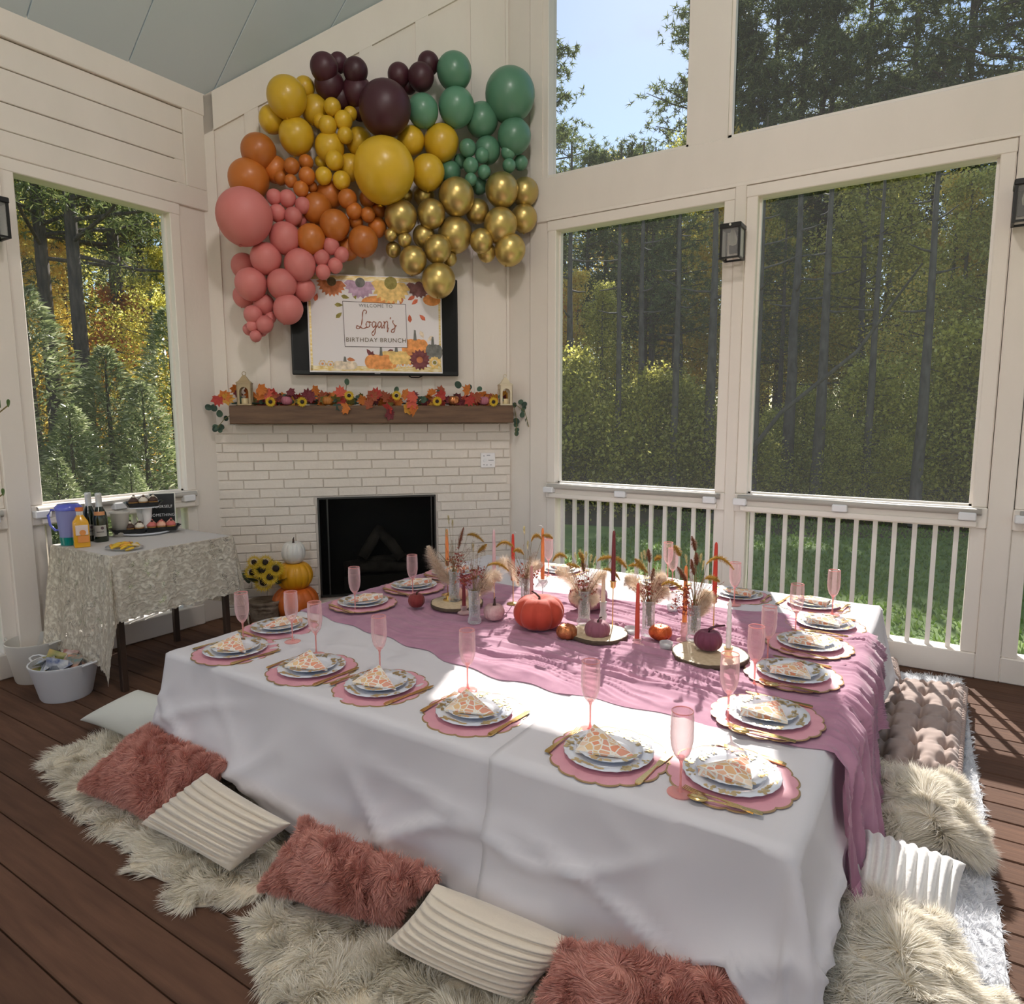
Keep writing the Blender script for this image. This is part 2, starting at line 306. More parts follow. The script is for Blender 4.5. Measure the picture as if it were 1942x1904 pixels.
# bricks
fp = empty('fireplace', (0, 0, 0), PI/4, kind='structure'); OU0, OU1, OZ0, OZ1 = -.383, .578, .115, .945
back = MB(); back.box(U0, OU0, D0-.02, D0+.05, 0, Z0); back.box(OU1, U1, D0-.02, D0+.05, 0, Z0); back.box(OU0, OU1, D0-.02, D0+.05, OZ1, Z0); back.box(OU0, OU1, D0-.02, D0+.05, 0, OZ0)
back.build('mortar_bed', BRK, fp)
rows = 21; rh = Z0/rows; bl = .305
cache = {}
def brick(u0, u1, z):
    if u1-u0 < .03: return
    key = round(u1-u0, 2)
    if key not in cache:
        o = MB().bbox(0, u1-u0-.006, -.013, 0, .003, rh-.0035, .0035).build('brick', BRK, fp); cache[key] = o; c = o
    else:
        c = cache[key].copy(); COL.objects.link(c); c.parent = fp
    c.location = (u0+.003, D0-.0195+random.uniform(-.0025, .0025), z); c.rotation_euler = (0, random.uniform(-.003, .003), random.uniform(-.004, .004))
for r in range(rows):
    z = r*rh; off = (r*.37 % 1)*bl*.98; u = U0-off; inside = OZ0-.03 < z+rh*.5 < OZ1
    while u < U1:
        a, b = max(u, U0), min(u+bl, U1); u += bl
        if b <= a: continue
        if inside:
            if a < OU0-.012: brick(a, min(b, OU0-.012), z)
            if b > OU1+.012: brick(max(a, OU1+.012), b, z)
        else: brick(a, b, z)
FBX = mat('firebox_black', (.018, .018, .016), .7); FRM = mat('dark_metal_frame', (.06, .06, .055), .35, .6)
fbx = empty('fireplace_insert', (0, 0, 0), PI/4, 'black gas fireplace insert with dark glass front in the white brick surround', 'fireplace')
m = MB(); m.box(OU0, OU1, D0+.04, D0+.06+.42, OZ0-.02, OZ0); m.box(OU0, OU1, D0+.46, D0+.48, OZ0, OZ1); m.box(OU0-.02, OU0, D0, D0+.48, OZ0, OZ1); m.box(OU1, OU1+.02, D0, D0+.48, OZ0, OZ1); m.box(OU0, OU1, D0, D0+.48, OZ1, OZ1+.02); m.build('firebox', FBX, fbx)
m = MB(); t = .013
for a in ((OU0, OU1, OZ1-t, OZ1), (OU0, OU1, OZ0, OZ0+t), (OU0, OU0+t, OZ0, OZ1), (OU1-t, OU1, OZ0, OZ1)): m.box(a[0], a[1], D0-.04, D0+.0, a[2], a[3])
m.build('metal_frame', FRM, fbx)
MB().box(OU0+.07, OU0+.082, D0-.012, D0-.006, OZ0, OZ1).build('frame_bar', FRM, fbx); MB().box(OU1-.04, OU1-.03, D0-.012, D0-.006, OZ0, OZ1).build('frame_bar', FRM, fbx)
MB().add([(OU0, D0+.0, OZ0), (OU1, D0+.0, OZ0), (OU1, D0+.0, OZ1), (OU0, D0+.0, OZ1)], [(0, 1, 2, 3)]).build('glass_front', clear_mat('smoked_glass', (.6, .6, .58), .9, .03, diff=(.02, .02, .02)), fbx)
LOG = mat('charred_log', (.10, .085, .07), .9, bump=(20, .6, .01), col2=(.04, .035, .03))
for i, (a, b, r) in enumerate([((-.15, .2, .30), (.40, .25, .27), .05), ((-.2, .3, .28), (.36, .33, .33), .055), ((-.05, .17, .38), (.12, .36, .62), .045), ((.30, .2, .36), (.1, .33, .60), .045)]):
    MB().tube([(p[0], D0+p[1], p[2]) for p in (a, [(a[k]+b[k])/2+.01 for k in range(3)], b)], [r, r*1.1, r*.9], 10).build('ceramic_log', LOG, fbx, smooth=True)
MB().bbox(-.2, .42, D0+.15, D0+.38, OZ0, OZ0+.12).build('grate', FRM, fbx)
# wood mantel beam
MWD = mat('brown_stained_wood', (.155, .085, .045), .6, col2=(.10, .052, .028), nscale=3, stretch=(1.2, 8, 10), bump=(8, .4, .006))
mo = MB().bbox(-.985, 1.212, 5.50, D0-.02, 1.545, 1.685, .006).build('mantel_beam', MWD, rot=(0, 0, PI/4)); tag(mo, 'thick brown stained wood mantel beam across the white brick fireplace', 'mantel')
# thermostat style fan switch plate
pl = empty('control_plate', (0, 0, 0), PI/4, 'square white wall control plate with dial on brick beside fireplace', 'switch')
MB().bbox(.965, 1.088, D0-.05, D0-.032, 1.165, 1.29, .004).build('plate', mat('white_plate', (.85, .83, .84), .4), pl)
GRY = mat('grey_print', (.25, .25, .27), .5)
MB().lathe([(.001, 0), (.014, 0), (.014, .012), (.001, .012)], 16, Matrix.Translation((1.0, D0-.05, 1.228)) @ Matrix.Rotation(PI/2, 4, 'X')).build('dial', CLIP, pl)
m = MB()
for (a, z, w_) in ((1.03, 1.228, .045), (.985, 1.265, .012), (1.015, 1.27, .03), (.985, 1.19, .012), (1.01, 1.188, .012), (1.045, 1.188, .012)): m.box(a, a+w_, D0-.052, D0-.0495, z-.003, z+.003)
m.build('printed_marks', GRY, pl)['kind'] = 'stuff'
# ---- wall lanterns on posts
BLK = mat('black_metal', (.012, .012, .012), .4, .3); GLS = clear_mat('clear_pane', (.97, .97, .97), .85, .05, diff=(.6, .6, .6)); BULB = clear_mat('bulb_glass', (.9, .88, .8), .7, .05)
WHP = mat('white_socket', (.8, .78, .7), .4)
def sconce(loc, rz, label):
    e = empty('wall_lantern', loc, rz, label, 'lantern', 'black box lanterns on the porch posts'); h, w, d = .225, .065, .13   # local: y negative = into room
    MB().bbox(-.045, .045, -.012, 0, .06, .225, .003).build('back_plate', BLK, e)
    MB().bbox(-w-.006, w+.006, -d-.036, -.024, h-.032, h, .004).build('cap', BLK, e); MB().box(-.02, .02, -.03, -.01, .17, .2).build('arm', BLK, e)
    m = MB()
    for x in (-w, w-.01):
        for yv in (-d-.03, -.04): m.box(x-.002, x+.012, yv-.002, yv+.012, 0, h-.015)
    for x in (-w, w-.01): m.box(x, x+.01, -d-.03, -.03, 0, .012)
    for yv in (-d-.03, -.04): m.box(-w, w, yv, yv+.01, 0, .012)
    m.build('cage', BLK, e)
    for (x0, x1, y0, y1) in ((-w+.004, w-.004, -d-.026, -d-.025), (-w+.004, -w+.005, -d-.025, -.034), (w-.005, w-.004, -d-.025, -.034)): MB().box(x0, x1, y0, y1, .01, h-.02).build('glass_pane', GLS, e)
    MB().lathe([(.001, .09), (.026, .10), (.03, .13), (.022, .165), (.013, .185), (.013, h-.02)], 14, Matrix.Translation((0, -.095, 0))).build('bulb', BULB, e, smooth=True)
    MB().lathe([(.013, .19), (.013, .207)], 10, Matrix.Translation((0, -.095, 0))).build('socket', WHP, e)
    MB().sphere(.008, (0, -d-.036, h-.012), n=8, m=6).build('finial', WHP, e)
sconce((-1.31, YB-.036, 2.635), 0, 'black glass wall lantern on the post between the two wide screens')
sconce((.275, YB-.036, 2.635), 0, 'black glass wall lantern on the post at the right edge')
sconce((XL+.056, 1.80, 2.62), PI/2, 'black glass wall lantern on the post of the left wall')

# ---- two fill lamps added at the ridge (above and behind the view)
SHD = mat('fill_lamp_diffuser', (.9, .85, .75), .5, emit=((1, .86, .70), 2.0))
for i, (x, yv, z, pw) in enumerate([(-.9, 1.5, 5.3, 84), (-.5, -1.7, 3.9, 58)]):
    e = empty('fill_lamp', (x, yv, z), label='round white drum lamp hanging from the ridge '+('over the table' if i == 0 else 'behind the viewer'), cat='lamp', group='drum lamps on the ridge')
    MB().tube([(0, 0, .16), (0, 0, ceil_z(x)-z)], .012, 8).build('rod', WHT2, e); MB().lathe([(.42, 0), (.42, .16), (.41, .16), (.41, 0)], 36).build('drum_shade', WHT2, e, smooth=True, angle=40); MB().lathe([(.001, .012), (.41, .012), (.41, .02), (.001, .02)], 36).build('diffuser', SHD, e)
    la = bpy.data.lights.new('fill_lamp_light', 'POINT'); la.shadow_soft_size = .22; la.energy = pw; la.color = (1, .94, .92); lo_ = bpy.data.objects.new('fill_lamp_light', la); COL.objects.link(lo_); lo_.location = (x, yv, z-.24)  # point light of the added lamp, brightens the room
# ================================================================ OUTSIDE
GZ = -.95
LAWN = mat('sunlit_lawn', (.12, .22, .03), .8, col2=(.20, .30, .05), nscale=1.3, bump=(30, .5, .03), detail=8)
FORF = mat('leaf_litter', (.10, .062, .03), .9, col2=(.06, .055, .02), nscale=2.0, bump=(12, .6, .03), detail=8)
g = MB().add([(-80, -60, GZ-.02), (80, -60, GZ-.02), (80, 110, GZ-.02), (-80, 110, GZ-.02)], [(0, 1, 2, 3)]).build('ground', FORF); tag(g, kind='structure')
pts = []
for a in range(0, 361, 6):
    an = math.radians(a); r = 17+1.5*math.sin(3*an)+.8*math.sin(7*an+1); x, yv = math.sin(an)*r*1.25+5, math.cos(an)*r*1.12
    if x < -9.5: x = -9.5+.5*math.sin(yv)
    pts.append((x, yv, GZ))
lw_ = MB().add(pts, [tuple(reversed(range(len(pts))))]).build('lawn', LAWN); tag(lw_, 'mown green lawn sloping away from the porch to the trees', 'lawn', kind='stuff')
# grass blades near the porch (tufts)
N = 26000; X = RNG.uniform(-6, 7, N); Y = 5.6+RNG.uniform(0, 1, N)**1.3*12; H = RNG.uniform(.04, .09, N); A = RNG.uniform(0, 2*PI, N); w_ = .012+.0012*Y
V = np.empty((N, 3, 3)); V[:, 0] = np.stack([X-np.cos(A)*w_, Y-np.sin(A)*w_, np.full(N, GZ)], 1); V[:, 1] = np.stack([X+np.cos(A)*w_, Y+np.sin(A)*w_, np.full(N, GZ)], 1)
V[:, 2] = np.stack([X+RNG.normal(0, .03, N), Y+RNG.normal(0, .03, N), GZ+H], 1)
GB = mat('grass_blades', (.09, .2, .02), .6, island=[(.10, .20, .02), (.19, .32, .04), (.25, .36, .08)], transl=.4)
gb = tri_mesh('grass', V.reshape(-1, 3), np.arange(N*3).reshape(-1, 3), GB); tag(gb, 'short green grass blades on the lawn beyond the railing', 'grass', kind='stuff')
BARK = mat('pine_bark', (.13, .105, .085), .9, col2=(.06, .05, .042), nscale=5, stretch=(3, 3, .6), bump=(12, .8, .03)); BARK2 = mat('grey_bark', (.15, .135, .115), .85, col2=(.08, .072, .06), nscale=4, stretch=(2, 2, .8), bump=(9, .6, .02))
NEED = mat('pine_needles', (.06, .10, .03), .6, island=[(.07, .10, .03), (.12, .16, .05), (.20, .24, .08), (.30, .33, .14)], transl=.45, rnd=.2)
CED = mat('cedar_sprays', (.14, .19, .07), .32, island=[(.13, .18, .07), (.22, .27, .11), (.36, .41, .18), (.68, .70, .48)], transl=.45, rnd=.15)
AUT = {'gold': mat('golden_leaves', (.5, .3, .05), .6, island=[(.66, .46, .07), (.90, .70, .12), (.95, .82, .28), (.60, .58, .12)], transl=.6, rnd=.15),
       'rust': mat('rust_leaves', (.4, .14, .04), .6, island=[(.45, .14, .04), (.66, .27, .06), (.75, .38, .10), (.5, .26, .06)], transl=.5, rnd=.15),
       'olive': mat('olive_leaves', (.16, .16, .04), .6, island=[(.24, .25, .05), (.44, .43, .08), (.78, .74, .16), (.92, .86, .32)], transl=.72, rnd=.2)}
def tris_at(C, size, rng, ratio=.45):
    n = len(C); d1 = rng.normal(size=(n, 3)); d1 /= np.linalg.norm(d1, axis=1)[:, None]; d2 = np.cross(d1, rng.normal(size=(n, 3))); d2 /= np.linalg.norm(d2, axis=1)[:, None]
    s = (size*rng.uniform(.6, 1.3, n))[:, None]; V = np.stack([C-d1*s, C+d2*s*ratio, C+d1*s, C-d2*s*ratio], 1).reshape(-1, 3); return V, np.arange(4*n).reshape(-1, 4)
def trunk_mb(h, r, rng, lean=.02, br=12, z0=.45, blen=.16):
    m = MB(); n = 9; px = np.cumsum(rng.normal(0, lean, n)); py = np.cumsum(rng.normal(0, lean, n)); P_ = [(px[i]*h*.06, py[i]*h*.06, h*i/(n-1)) for i in range(n)]
    m.tube(P_, [r*(1.15-i/(n-1)*.95) for i in range(n)], 8); tips = []
    for k in range(br):
        t = z0+(1-z0)*(k+rng.uniform(0, 1))/br; t = min(t, .97); i = t*(n-1); a = int(i); f = i-a; b = min(a+1, n-1)
        base = Vector(P_[a]).lerp(Vector(P_[b]), f); an = rng.uniform(0, 2*PI); L_ = h*blen*(1.15-t)*1.6*rng.uniform(.6, 1.1)
        tip = base+Vector((math.cos(an)*L_, math.sin(an)*L_, L_*rng.uniform(-.05, .35))); mid = base.lerp(tip, .5)+Vector((0, 0, -.04*L_))
        m.tube([base, mid, tip], [r*.3*(1.1-t)+.015, r*.2*(1.1-t)+.012, .01], 5, False); tips.append((base, tip, L_))
    return m, tips, P_
def pine(seed, h=16, r=.17, clumps=1250, z0=.42):
    rng = np.random.default_rng(seed); m, tips, P_ = trunk_mb(h, r, rng, br=44, z0=z0, blen=.165); C = []
    for (b, t, L_) in tips:
        nn = max(4, int(clumps/len(tips)))
        for q in range(nn):
            f = rng.uniform(.3, 1.08); c = b.lerp(t, f); C.append(np.array(c)+rng.normal(0, .11*L_+.12, 3)*[1, 1, .55])
    for q in range(14): C.append(np.array(P_[-1])+rng.normal(0, .3, 3)*[1, 1, 1.2])
    C = np.array(C); k = 13; n = len(C); cc = np.repeat(C, k, 0); d = rng.normal(size=(n*k, 3)); d /= np.linalg.norm(d, axis=1)[:, None]; L2 = rng.uniform(.10, .26, n*k)[:, None]
    e = np.cross(d, rng.normal(size=(n*k, 3))); e /= np.linalg.norm(e, axis=1)[:, None]; V = np.stack([cc+d*.02-e*.021, cc+d*.02+e*.021, cc+d*L2], 1).reshape(-1, 3)
    return m, V, np.arange(3*n*k).reshape(-1, 3), NEED, BARK
def leafy(seed, h, r, mt, n=11000, spread=.2, z0=.25, size=.058):
    rng = np.random.default_rng(seed); m, tips, P_ = trunk_mb(h, r, rng, lean=.05, br=26, z0=z0, blen=spread); idx = rng.integers(0, len(tips), n)
    B = np.array([t[0] for t in tips])[idx]; T = np.array([t[1] for t in tips])[idx]; Ls = np.array([t[2] for t in tips])[idx]; f = rng.uniform(.25, 1.1, n)[:, None]
    C = B*(1-f)+T*f+rng.normal(size=(n, 3))*(Ls*.13+.12)[:, None]; V, F = tris_at(C, size, rng, .6); return m, V, F, mt, BARK2
def cedar(seed, h=6, w=1.5, n=7000):
    rng = np.random.default_rng(seed); m = MB(); m.tube([(0, 0, 0), (.02, 0, h*.5), (0, 0, h*.97)], [.09, .06, .012], 7)
    t = rng.uniform(0, 1, n)**1.25; a = rng.uniform(0, 2*PI, n); lob = 1+.18*np.sin(a*3+t*17)+.12*np.sin(a*7-t*31); R_ = w*(1-t)**.75*lob*rng.uniform(.55, 1.05, n)+.04
    C = np.stack([np.cos(a)*R_, np.sin(a)*R_, .1+t*h*.98], 1); d = np.stack([np.cos(a), np.sin(a), rng.uniform(-.3, .9, n)], 1)+rng.normal(0, .35, (n, 3)); d /= np.linalg.norm(d, axis=1)[:, None]
    e = np.cross(d, rng.normal(size=(n, 3))); e /= np.linalg.norm(e, axis=1)[:, None]; s = rng.uniform(.07, .16, n)[:, None]
    V = np.stack([C-d*s*.4, C+e*s*.16+d*s*.3, C+d*s, C-e*s*.16+d*s*.3], 1).reshape(-1, 3); return m, V, np.arange(4*n).reshape(-1, 4), CED, BARK
def make(name, data, crown='crown'):
    m, V, F, mt, bk = data; o = m.build(name, bk, smooth=True); c = tri_mesh(crown, V, F, mt, o, quads=F.shape[1] == 4); return o
def polar(az, D): a = math.radians(az); return (math.sin(a)*D, math.cos(a)*D, GZ)
PROT = {'pine': [make('pine_tree', pine(s)) for s in (1, 2, 3)], 'gold': [make('autumn_tree', leafy(s, 10, .12, AUT['gold'])) for s in (4, 5)], 'rust': [make('autumn_tree', leafy(6, 9, .11, AUT['rust']))],
        'olive': [make('broadleaf_tree', leafy(s, 11, .13, AUT['olive'], n=12000)) for s in (7, 8)], 'cedar': [make('cedar_tree', cedar(s)) for s in (9, 10)],
        'bush': [make('forest_bush', leafy(s, 3.2, .04, AUT[k], n=11000, spread=.42, z0=.05, size=.042)) for s, k in ((11, 'olive'), (12, 'olive'))]}
LAB = {'pine': ('tall dark green pine in the forest beyond the lawn', 'tree', 'pines in the forest'), 'gold': ('golden yellow autumn tree among the forest pines', 'tree', 'golden autumn trees'), 'rust': ('rust orange autumn tree among the forest pines', 'tree', 'rust autumn trees'),
       'olive': ('olive green broadleaf tree among the forest pines', 'tree', 'green broadleaf trees'), 'cedar': ('bright green feathery cedar close outside the left screen', 'tree', 'cedars outside the left screen'), 'bush': ('low leafy bush at the forest edge below the trees', 'bush', 'bushes at the forest edge')}
USED = {}
def plant(kind, az, D, h=None, s=None, wide=1.0, label=None, group=None):
    if -31 < az < -2 and h:
        if kind == 'pine' and h > .62*(D-4.5): k_ = max(1.0, 50/D); h = (h-2.5)*k_+2.5; D = D*k_
        h = min(h, .66*(D-4.5))
    i = random.randrange(len(PROT[kind])); o = PROT[kind][i]; base = {'pine': 16, 'gold': 10, 'rust': 9, 'olive': 11, 'cedar': 6, 'bush': 3.2}[kind]
    sc = (h/base) if h else (s or 1); args = dict(loc=polar(az, D), rz=random.uniform(0, 6.28), scale=(sc*wide, sc*wide, sc))
    if (kind, i) not in USED:
        USED[kind, i] = 1; o.location = args['loc']; o.rotation_euler = (0, 0, args['rz']); o.scale = args['scale']; c = o
    else: c = copy_tree(o, **args)
    L_ = LAB[kind]; tag(c, label or L_[0], L_[1], group or L_[2]); return c
def hmax(D, el): return D*math.tan(math.radians(el))+EYE-GZ
R_ = random.Random(5)
# specific large trees seen through the upper screens
for az, D, el in [(-30.0, 26, 27), (-28.4, 36, 19), (-26.6, 33, 20.2), (-25.0, 34, 20), (-23.2, 33, 20.4), (-21.4, 30, 20), (-17.9, 44, 29.5), (-15.6, 48, 29.5), (-12.5, 46, 31), (-14.2, 50, 27), (-10.8, 50, 30), (-9.5, 47, 31), (-6.5, 52, 32), (-3.6, 46, 33), (-.5, 50, 34), (3, 46, 34), (6.5, 50, 34)]:
    plant('pine', az, D, h=hmax(D, el), wide=1.15)
for i in range(13):
    az = -32+i*3.4+R_.uniform(-1, 1); D = R_.uniform(24, 50); el = R_.uniform(13, 19) if -31 < az < -19.5 else R_.uniform(16, 28)
    plant('pine', az, D, h=hmax(D, el), wide=R_.uniform(.8, 1.1))
for i in range(46):
    az = -33+i*.98+R_.uniform(-.5, .5); D = R_.uniform(19, 34); el = R_.uniform(8, 16)
    if -25 < az < -1: D = R_.uniform(35, 52); el = R_.uniform(11, 21)
    plant(R_.choice(['gold', 'olive', 'olive', 'gold', 'olive', 'rust' if az < -20 else 'gold', 'olive']), az, D, h=hmax(D, el), wide=R_.uniform(.8, 1.2))
for i in range(40):
    az = -38+i*1.3+R_.uniform(-.5, .5); D = R_.uniform(18.5, 25); plant('bush', az, D, s=R_.uniform(.6, 1.2) if -25 < az < 0 else R_.uniform(.7, 1.5))
# left side
for az, D, el in [(-66.4, 15, 34), (-64.6, 13, 36), (-62.0, 17, 34), (-60.6, 20, 27), (-69, 20, 24), (-72, 16, 28), (-58, 18, 30), (-75, 20, 25), (-63, 28, 26), (-67.5, 30, 22)]:
    plant('pine', az, D, h=hmax(D, el), wide=1.0)
for az, D, h in [(-70.5, 10.5, 3.9), (-67.6, 11.5, 4.3), (-65.6, 10, 2.7), (-63.2, 11, 3.5), (-61, 10.5, 3.0), (-72.5, 12, 5), (-59, 12, 4.2), (-66.6, 9, 2.1), (-62.1, 9, 2.0), (-64.4, 12.5, 3.3), (-75, 11, 4.5), (-80, 10, 4.5)]:
    plant('cedar', az, D, h=h, wide=1.25)
for az, D, el, k in [(-68.5, 17, 13, 'gold'), (-65.2, 18, 12, 'gold'), (-62.5, 17, 9, 'rust'), (-60, 15, 12, 'olive'), (-71, 15, 14, 'olive'), (-63.8, 24, 16, 'olive'), (-58, 15, 14, 'gold'), (-66.8, 22, 18, 'olive'), (-61, 23, 14, 'olive')]:
    plant(k, az, D, h=hmax(D, el), wide=1.1)
for i in range(26):
    az = -115+i*2.1+R_.uniform(-1, 1); D = R_.uniform(20, 34); plant(R_.choice(['pine', 'olive', 'gold', 'pine']), az, D, h=hmax(D, R_.uniform(12, 22)), wide=1.1)
for i in range(14):
    plant(R_.choice(['pine', 'olive', 'gold']), -58+i*1.9, R_.uniform(40, 48), h=R_.uniform(9, 12), wide=1.3)
for i in range(16):
    az = 14+i*6; D = R_.uniform(22, 34); plant(R_.choice(['pine', 'olive', 'gold']), az, D, h=hmax(D, R_.uniform(12, 22)), wide=1.2)
# bare sapling leaning, slim trunks at the forest edge
for az, D, h, r in [(-30.6, 19, 9, .09), (-27.9, 20, 10, .13), (-24.0, 19, 9.5, .10), (-19.4, 18.5, 9, .11), (-13.2, 18, 9.5, .12), (-8.6, 18.5, 9.5, .14), (-5.2, 19, 9, .10), (-1.8, 18, 9.5, .12), (-10.7, 20, 10, .16), (-22, 20, 10, .12), (-16.5, 19, 10, .15)]:
    rng = np.random.default_rng(int(h*100+az)); m, _, _ = trunk_mb(h, r, rng, lean=.03, br=9, z0=.5, blen=.1); o = m.build('bare_tree', BARK2, smooth=True, loc=polar(az, D)); tag(o, 'slender grey tree trunk with thin bare branches at the forest edge', 'tree', 'bare trunks at the forest edge')
o = MB().tube([(0, 0, 0), (.5, 0, 1.2), (1.5, 0, 2.6), (3.0, 0, 3.9), (4.1, 0, 5.6)], [.07, .06, .05, .04, .02], 7).build('bare_tree', BARK2, smooth=True, loc=polar(-16.2, 17.2)); tag(o, 'thin leaning pale branch arching before the dark forest', 'tree')
# potted citrus twig at the left edge
tw = empty('potted_plant', (XL+.40, 1.22, 0), 0, 'leafy green potted plant whose twig tips peek in beside left post', 'plant')
LEAF = mat('glossy_leaf', (.07, .14, .03), .35); MB().lathe([(.001, 0), (.11, 0), (.15, .26), (.135, .26), (.12, .24), (.001, .22)], 20).build('pot', mat('terracotta_pot', (.35, .13, .07), .7), tw, smooth=True, angle=40)
# ================================================================ TABLE, CLOTHS, PLACE SETTINGS
TZ = .58; TX0, TX1, TY0, TY1 = -2.82, -.258, 1.605, 4.05
LIN = mat('white_tablecloth_cloth', (.73, .70, .72), .75, bump=(260, .12, .001), sheen=.25, transl=.08)
MAUVE = mat('mauve_gauze', (.47, .225, .33), .85, bump=(380, .3, .001), col2=(.54, .275, .38), nscale=14, sheen=.3, transl=.18)
TW = mat('table_wood', (.25, .16, .10), .6)
t = empty('low_table', ((TX0+TX1)/2, (TY0+TY1)/2, 0), label='low square banquet table hidden under the white tablecloths', cat='table')
hx, hy = (TX1-TX0)/2-.015, (TY1-TY0)/2-.015
MB().bbox(-hx, hx, -hy, hy, TZ-.04, TZ-.012).build('tabletop', TW, t)
for sx in (-1, 1):
    for sy in (-1, 1): MB().bbox(-.03, .03, -.03, .03, 0, TZ-.04).build('leg', TW, t, loc=(sx*(hx-.1), sy*(hy-.1), 0))
def drape(name, x0, x1, y0, y1, dl, dr, df, db, m, z=TZ, res=.022, amp=.05, fold=3.2, seed=0, top=.0015, flare=.13, hemx=None, gap=.012):
    """cloth over the table: d* = overhang left/right/front/back"""
    e = gap; nx = int((x1-x0+dl+dr)/res); ny = int((y1-y0+df+db)/res)
    gx, gy = np.meshgrid(np.linspace(x0-dl, x1+dr, nx), np.linspace(y0-df, y1+db, ny), indexing='ij')
    ax = np.where(gx < x0, gx-x0, np.where(gx > x1, gx-x1, 0)); ay = np.where(gy < y0, gy-y0, np.where(gy > y1, gy-y1, 0))
    if hemx is not None and df > 0:
        k = np.interp(gx, *hemx); ay = np.where(ay < 0, ay*k, ay)
    r = np.hypot(ax, ay)+1e-9; cx = np.clip(gx, x0, x1); cy = np.clip(gy, y0, y1); nxv, nyv = ax/r, ay/r
    both = np.minimum(np.abs(ax), np.abs(ay))/(np.maximum(np.abs(ax), np.abs(ay))+1e-9)
    s = cx*1.0-cy*1.0+np.arctan2(ay, ax)*.35*(r > .001); v = np.clip(r/.5, 0, 1.6)
    f = (vn(s*fold, v*.8+seed, 3+seed)-.5)*1.2+(vn(s*fold*2.3+v*1.5, v*1.3, 7+seed)-.5)*.6+(vn(s*fold*5+v*3, v*3, 9+seed)-.5)*.22
    f += .5*np.maximum(0, 1-np.abs(((s*2.3+v*.75*np.sin(s*3)+.3*vn(s*4, v*3, 2)) % 1)-.5)*7)*vn(s*2.3, s*0, 31+seed); f += (.60*(1-np.abs(vn(s*2.2+v*1.8, v*1.2-s*.9, 41+seed)*2-1))**6+.52*(1-np.abs(vn(s*1.9-v*2.0, v*1.1+s*.6, 51+seed)*2-1))**7)*np.minimum(1, v*2)*(1-both*.8)
    out = e+flare*v*(.35+.65*v)*.6+amp*f*np.minimum(1, v*1.8)+.06*both*v
    down = np.sqrt(np.maximum(r**2-(out*.9)**2, 0))*(r > out)
    down = np.where(r > .02, np.maximum(r*.93-.01*f, .0), r*.6)
    zz = z+top-np.where(r > 1e-6, down, 0); ins = (r < 1e-6)
    cr_ = (fbm(gx*5+gy*1.5, gy*7-gx, 13+seed, 3)-.5); ridge = np.maximum(0, 1-np.abs(cr_)*16)
    zz = zz+np.where(ins, .0042*ridge+.0018*fbm(gx*9, gy*9, seed, 2)+.0022*(1-np.abs(fbm(gx*2.1+gy*.7, gy*3-gx, 61, 2)*2-1))**8, 0)
    V = np.stack([cx+nxv*out*(r > 1e-6), cy+nyv*out*(r > 1e-6), np.maximum(zz, .012+.01*vn(gx*9, gy*9, 5))], -1).reshape(-1, 3)
    o = tri_mesh(name, V, grid_faces(nx, ny), m, None, True, True); md = o.modifiers.new('thick', 'SOLIDIFY'); md.thickness = .0012; md.offset = 1; return o
hx_ = ([-2.9, -2.33, -2.0, -1.59, -1.35, -1.1, -.86, -.62, -.375, -.26], [.9, .84, 1.08, 1.16, 1.0, 1.02, 1.06, .9, .66, .95])
c1 = drape('tablecloth', TX0, TX1, TY0, TY1, .50, .42, .48, .34, LIN, seed=1, hemx=hx_)
tag(c1, 'large creased white tablecloth draped over the low square banquet table', 'tablecloth')
c2 = drape('tablecloth', -1.10, TX1, TY0, 2.62, 0, .43, .50, 0, LIN, z=TZ+.004, seed=1, hemx=hx_, amp=.05, gap=.024)
tag(c2, 'second smooth white tablecloth overlapping the near right corner of table', 'tablecloth')
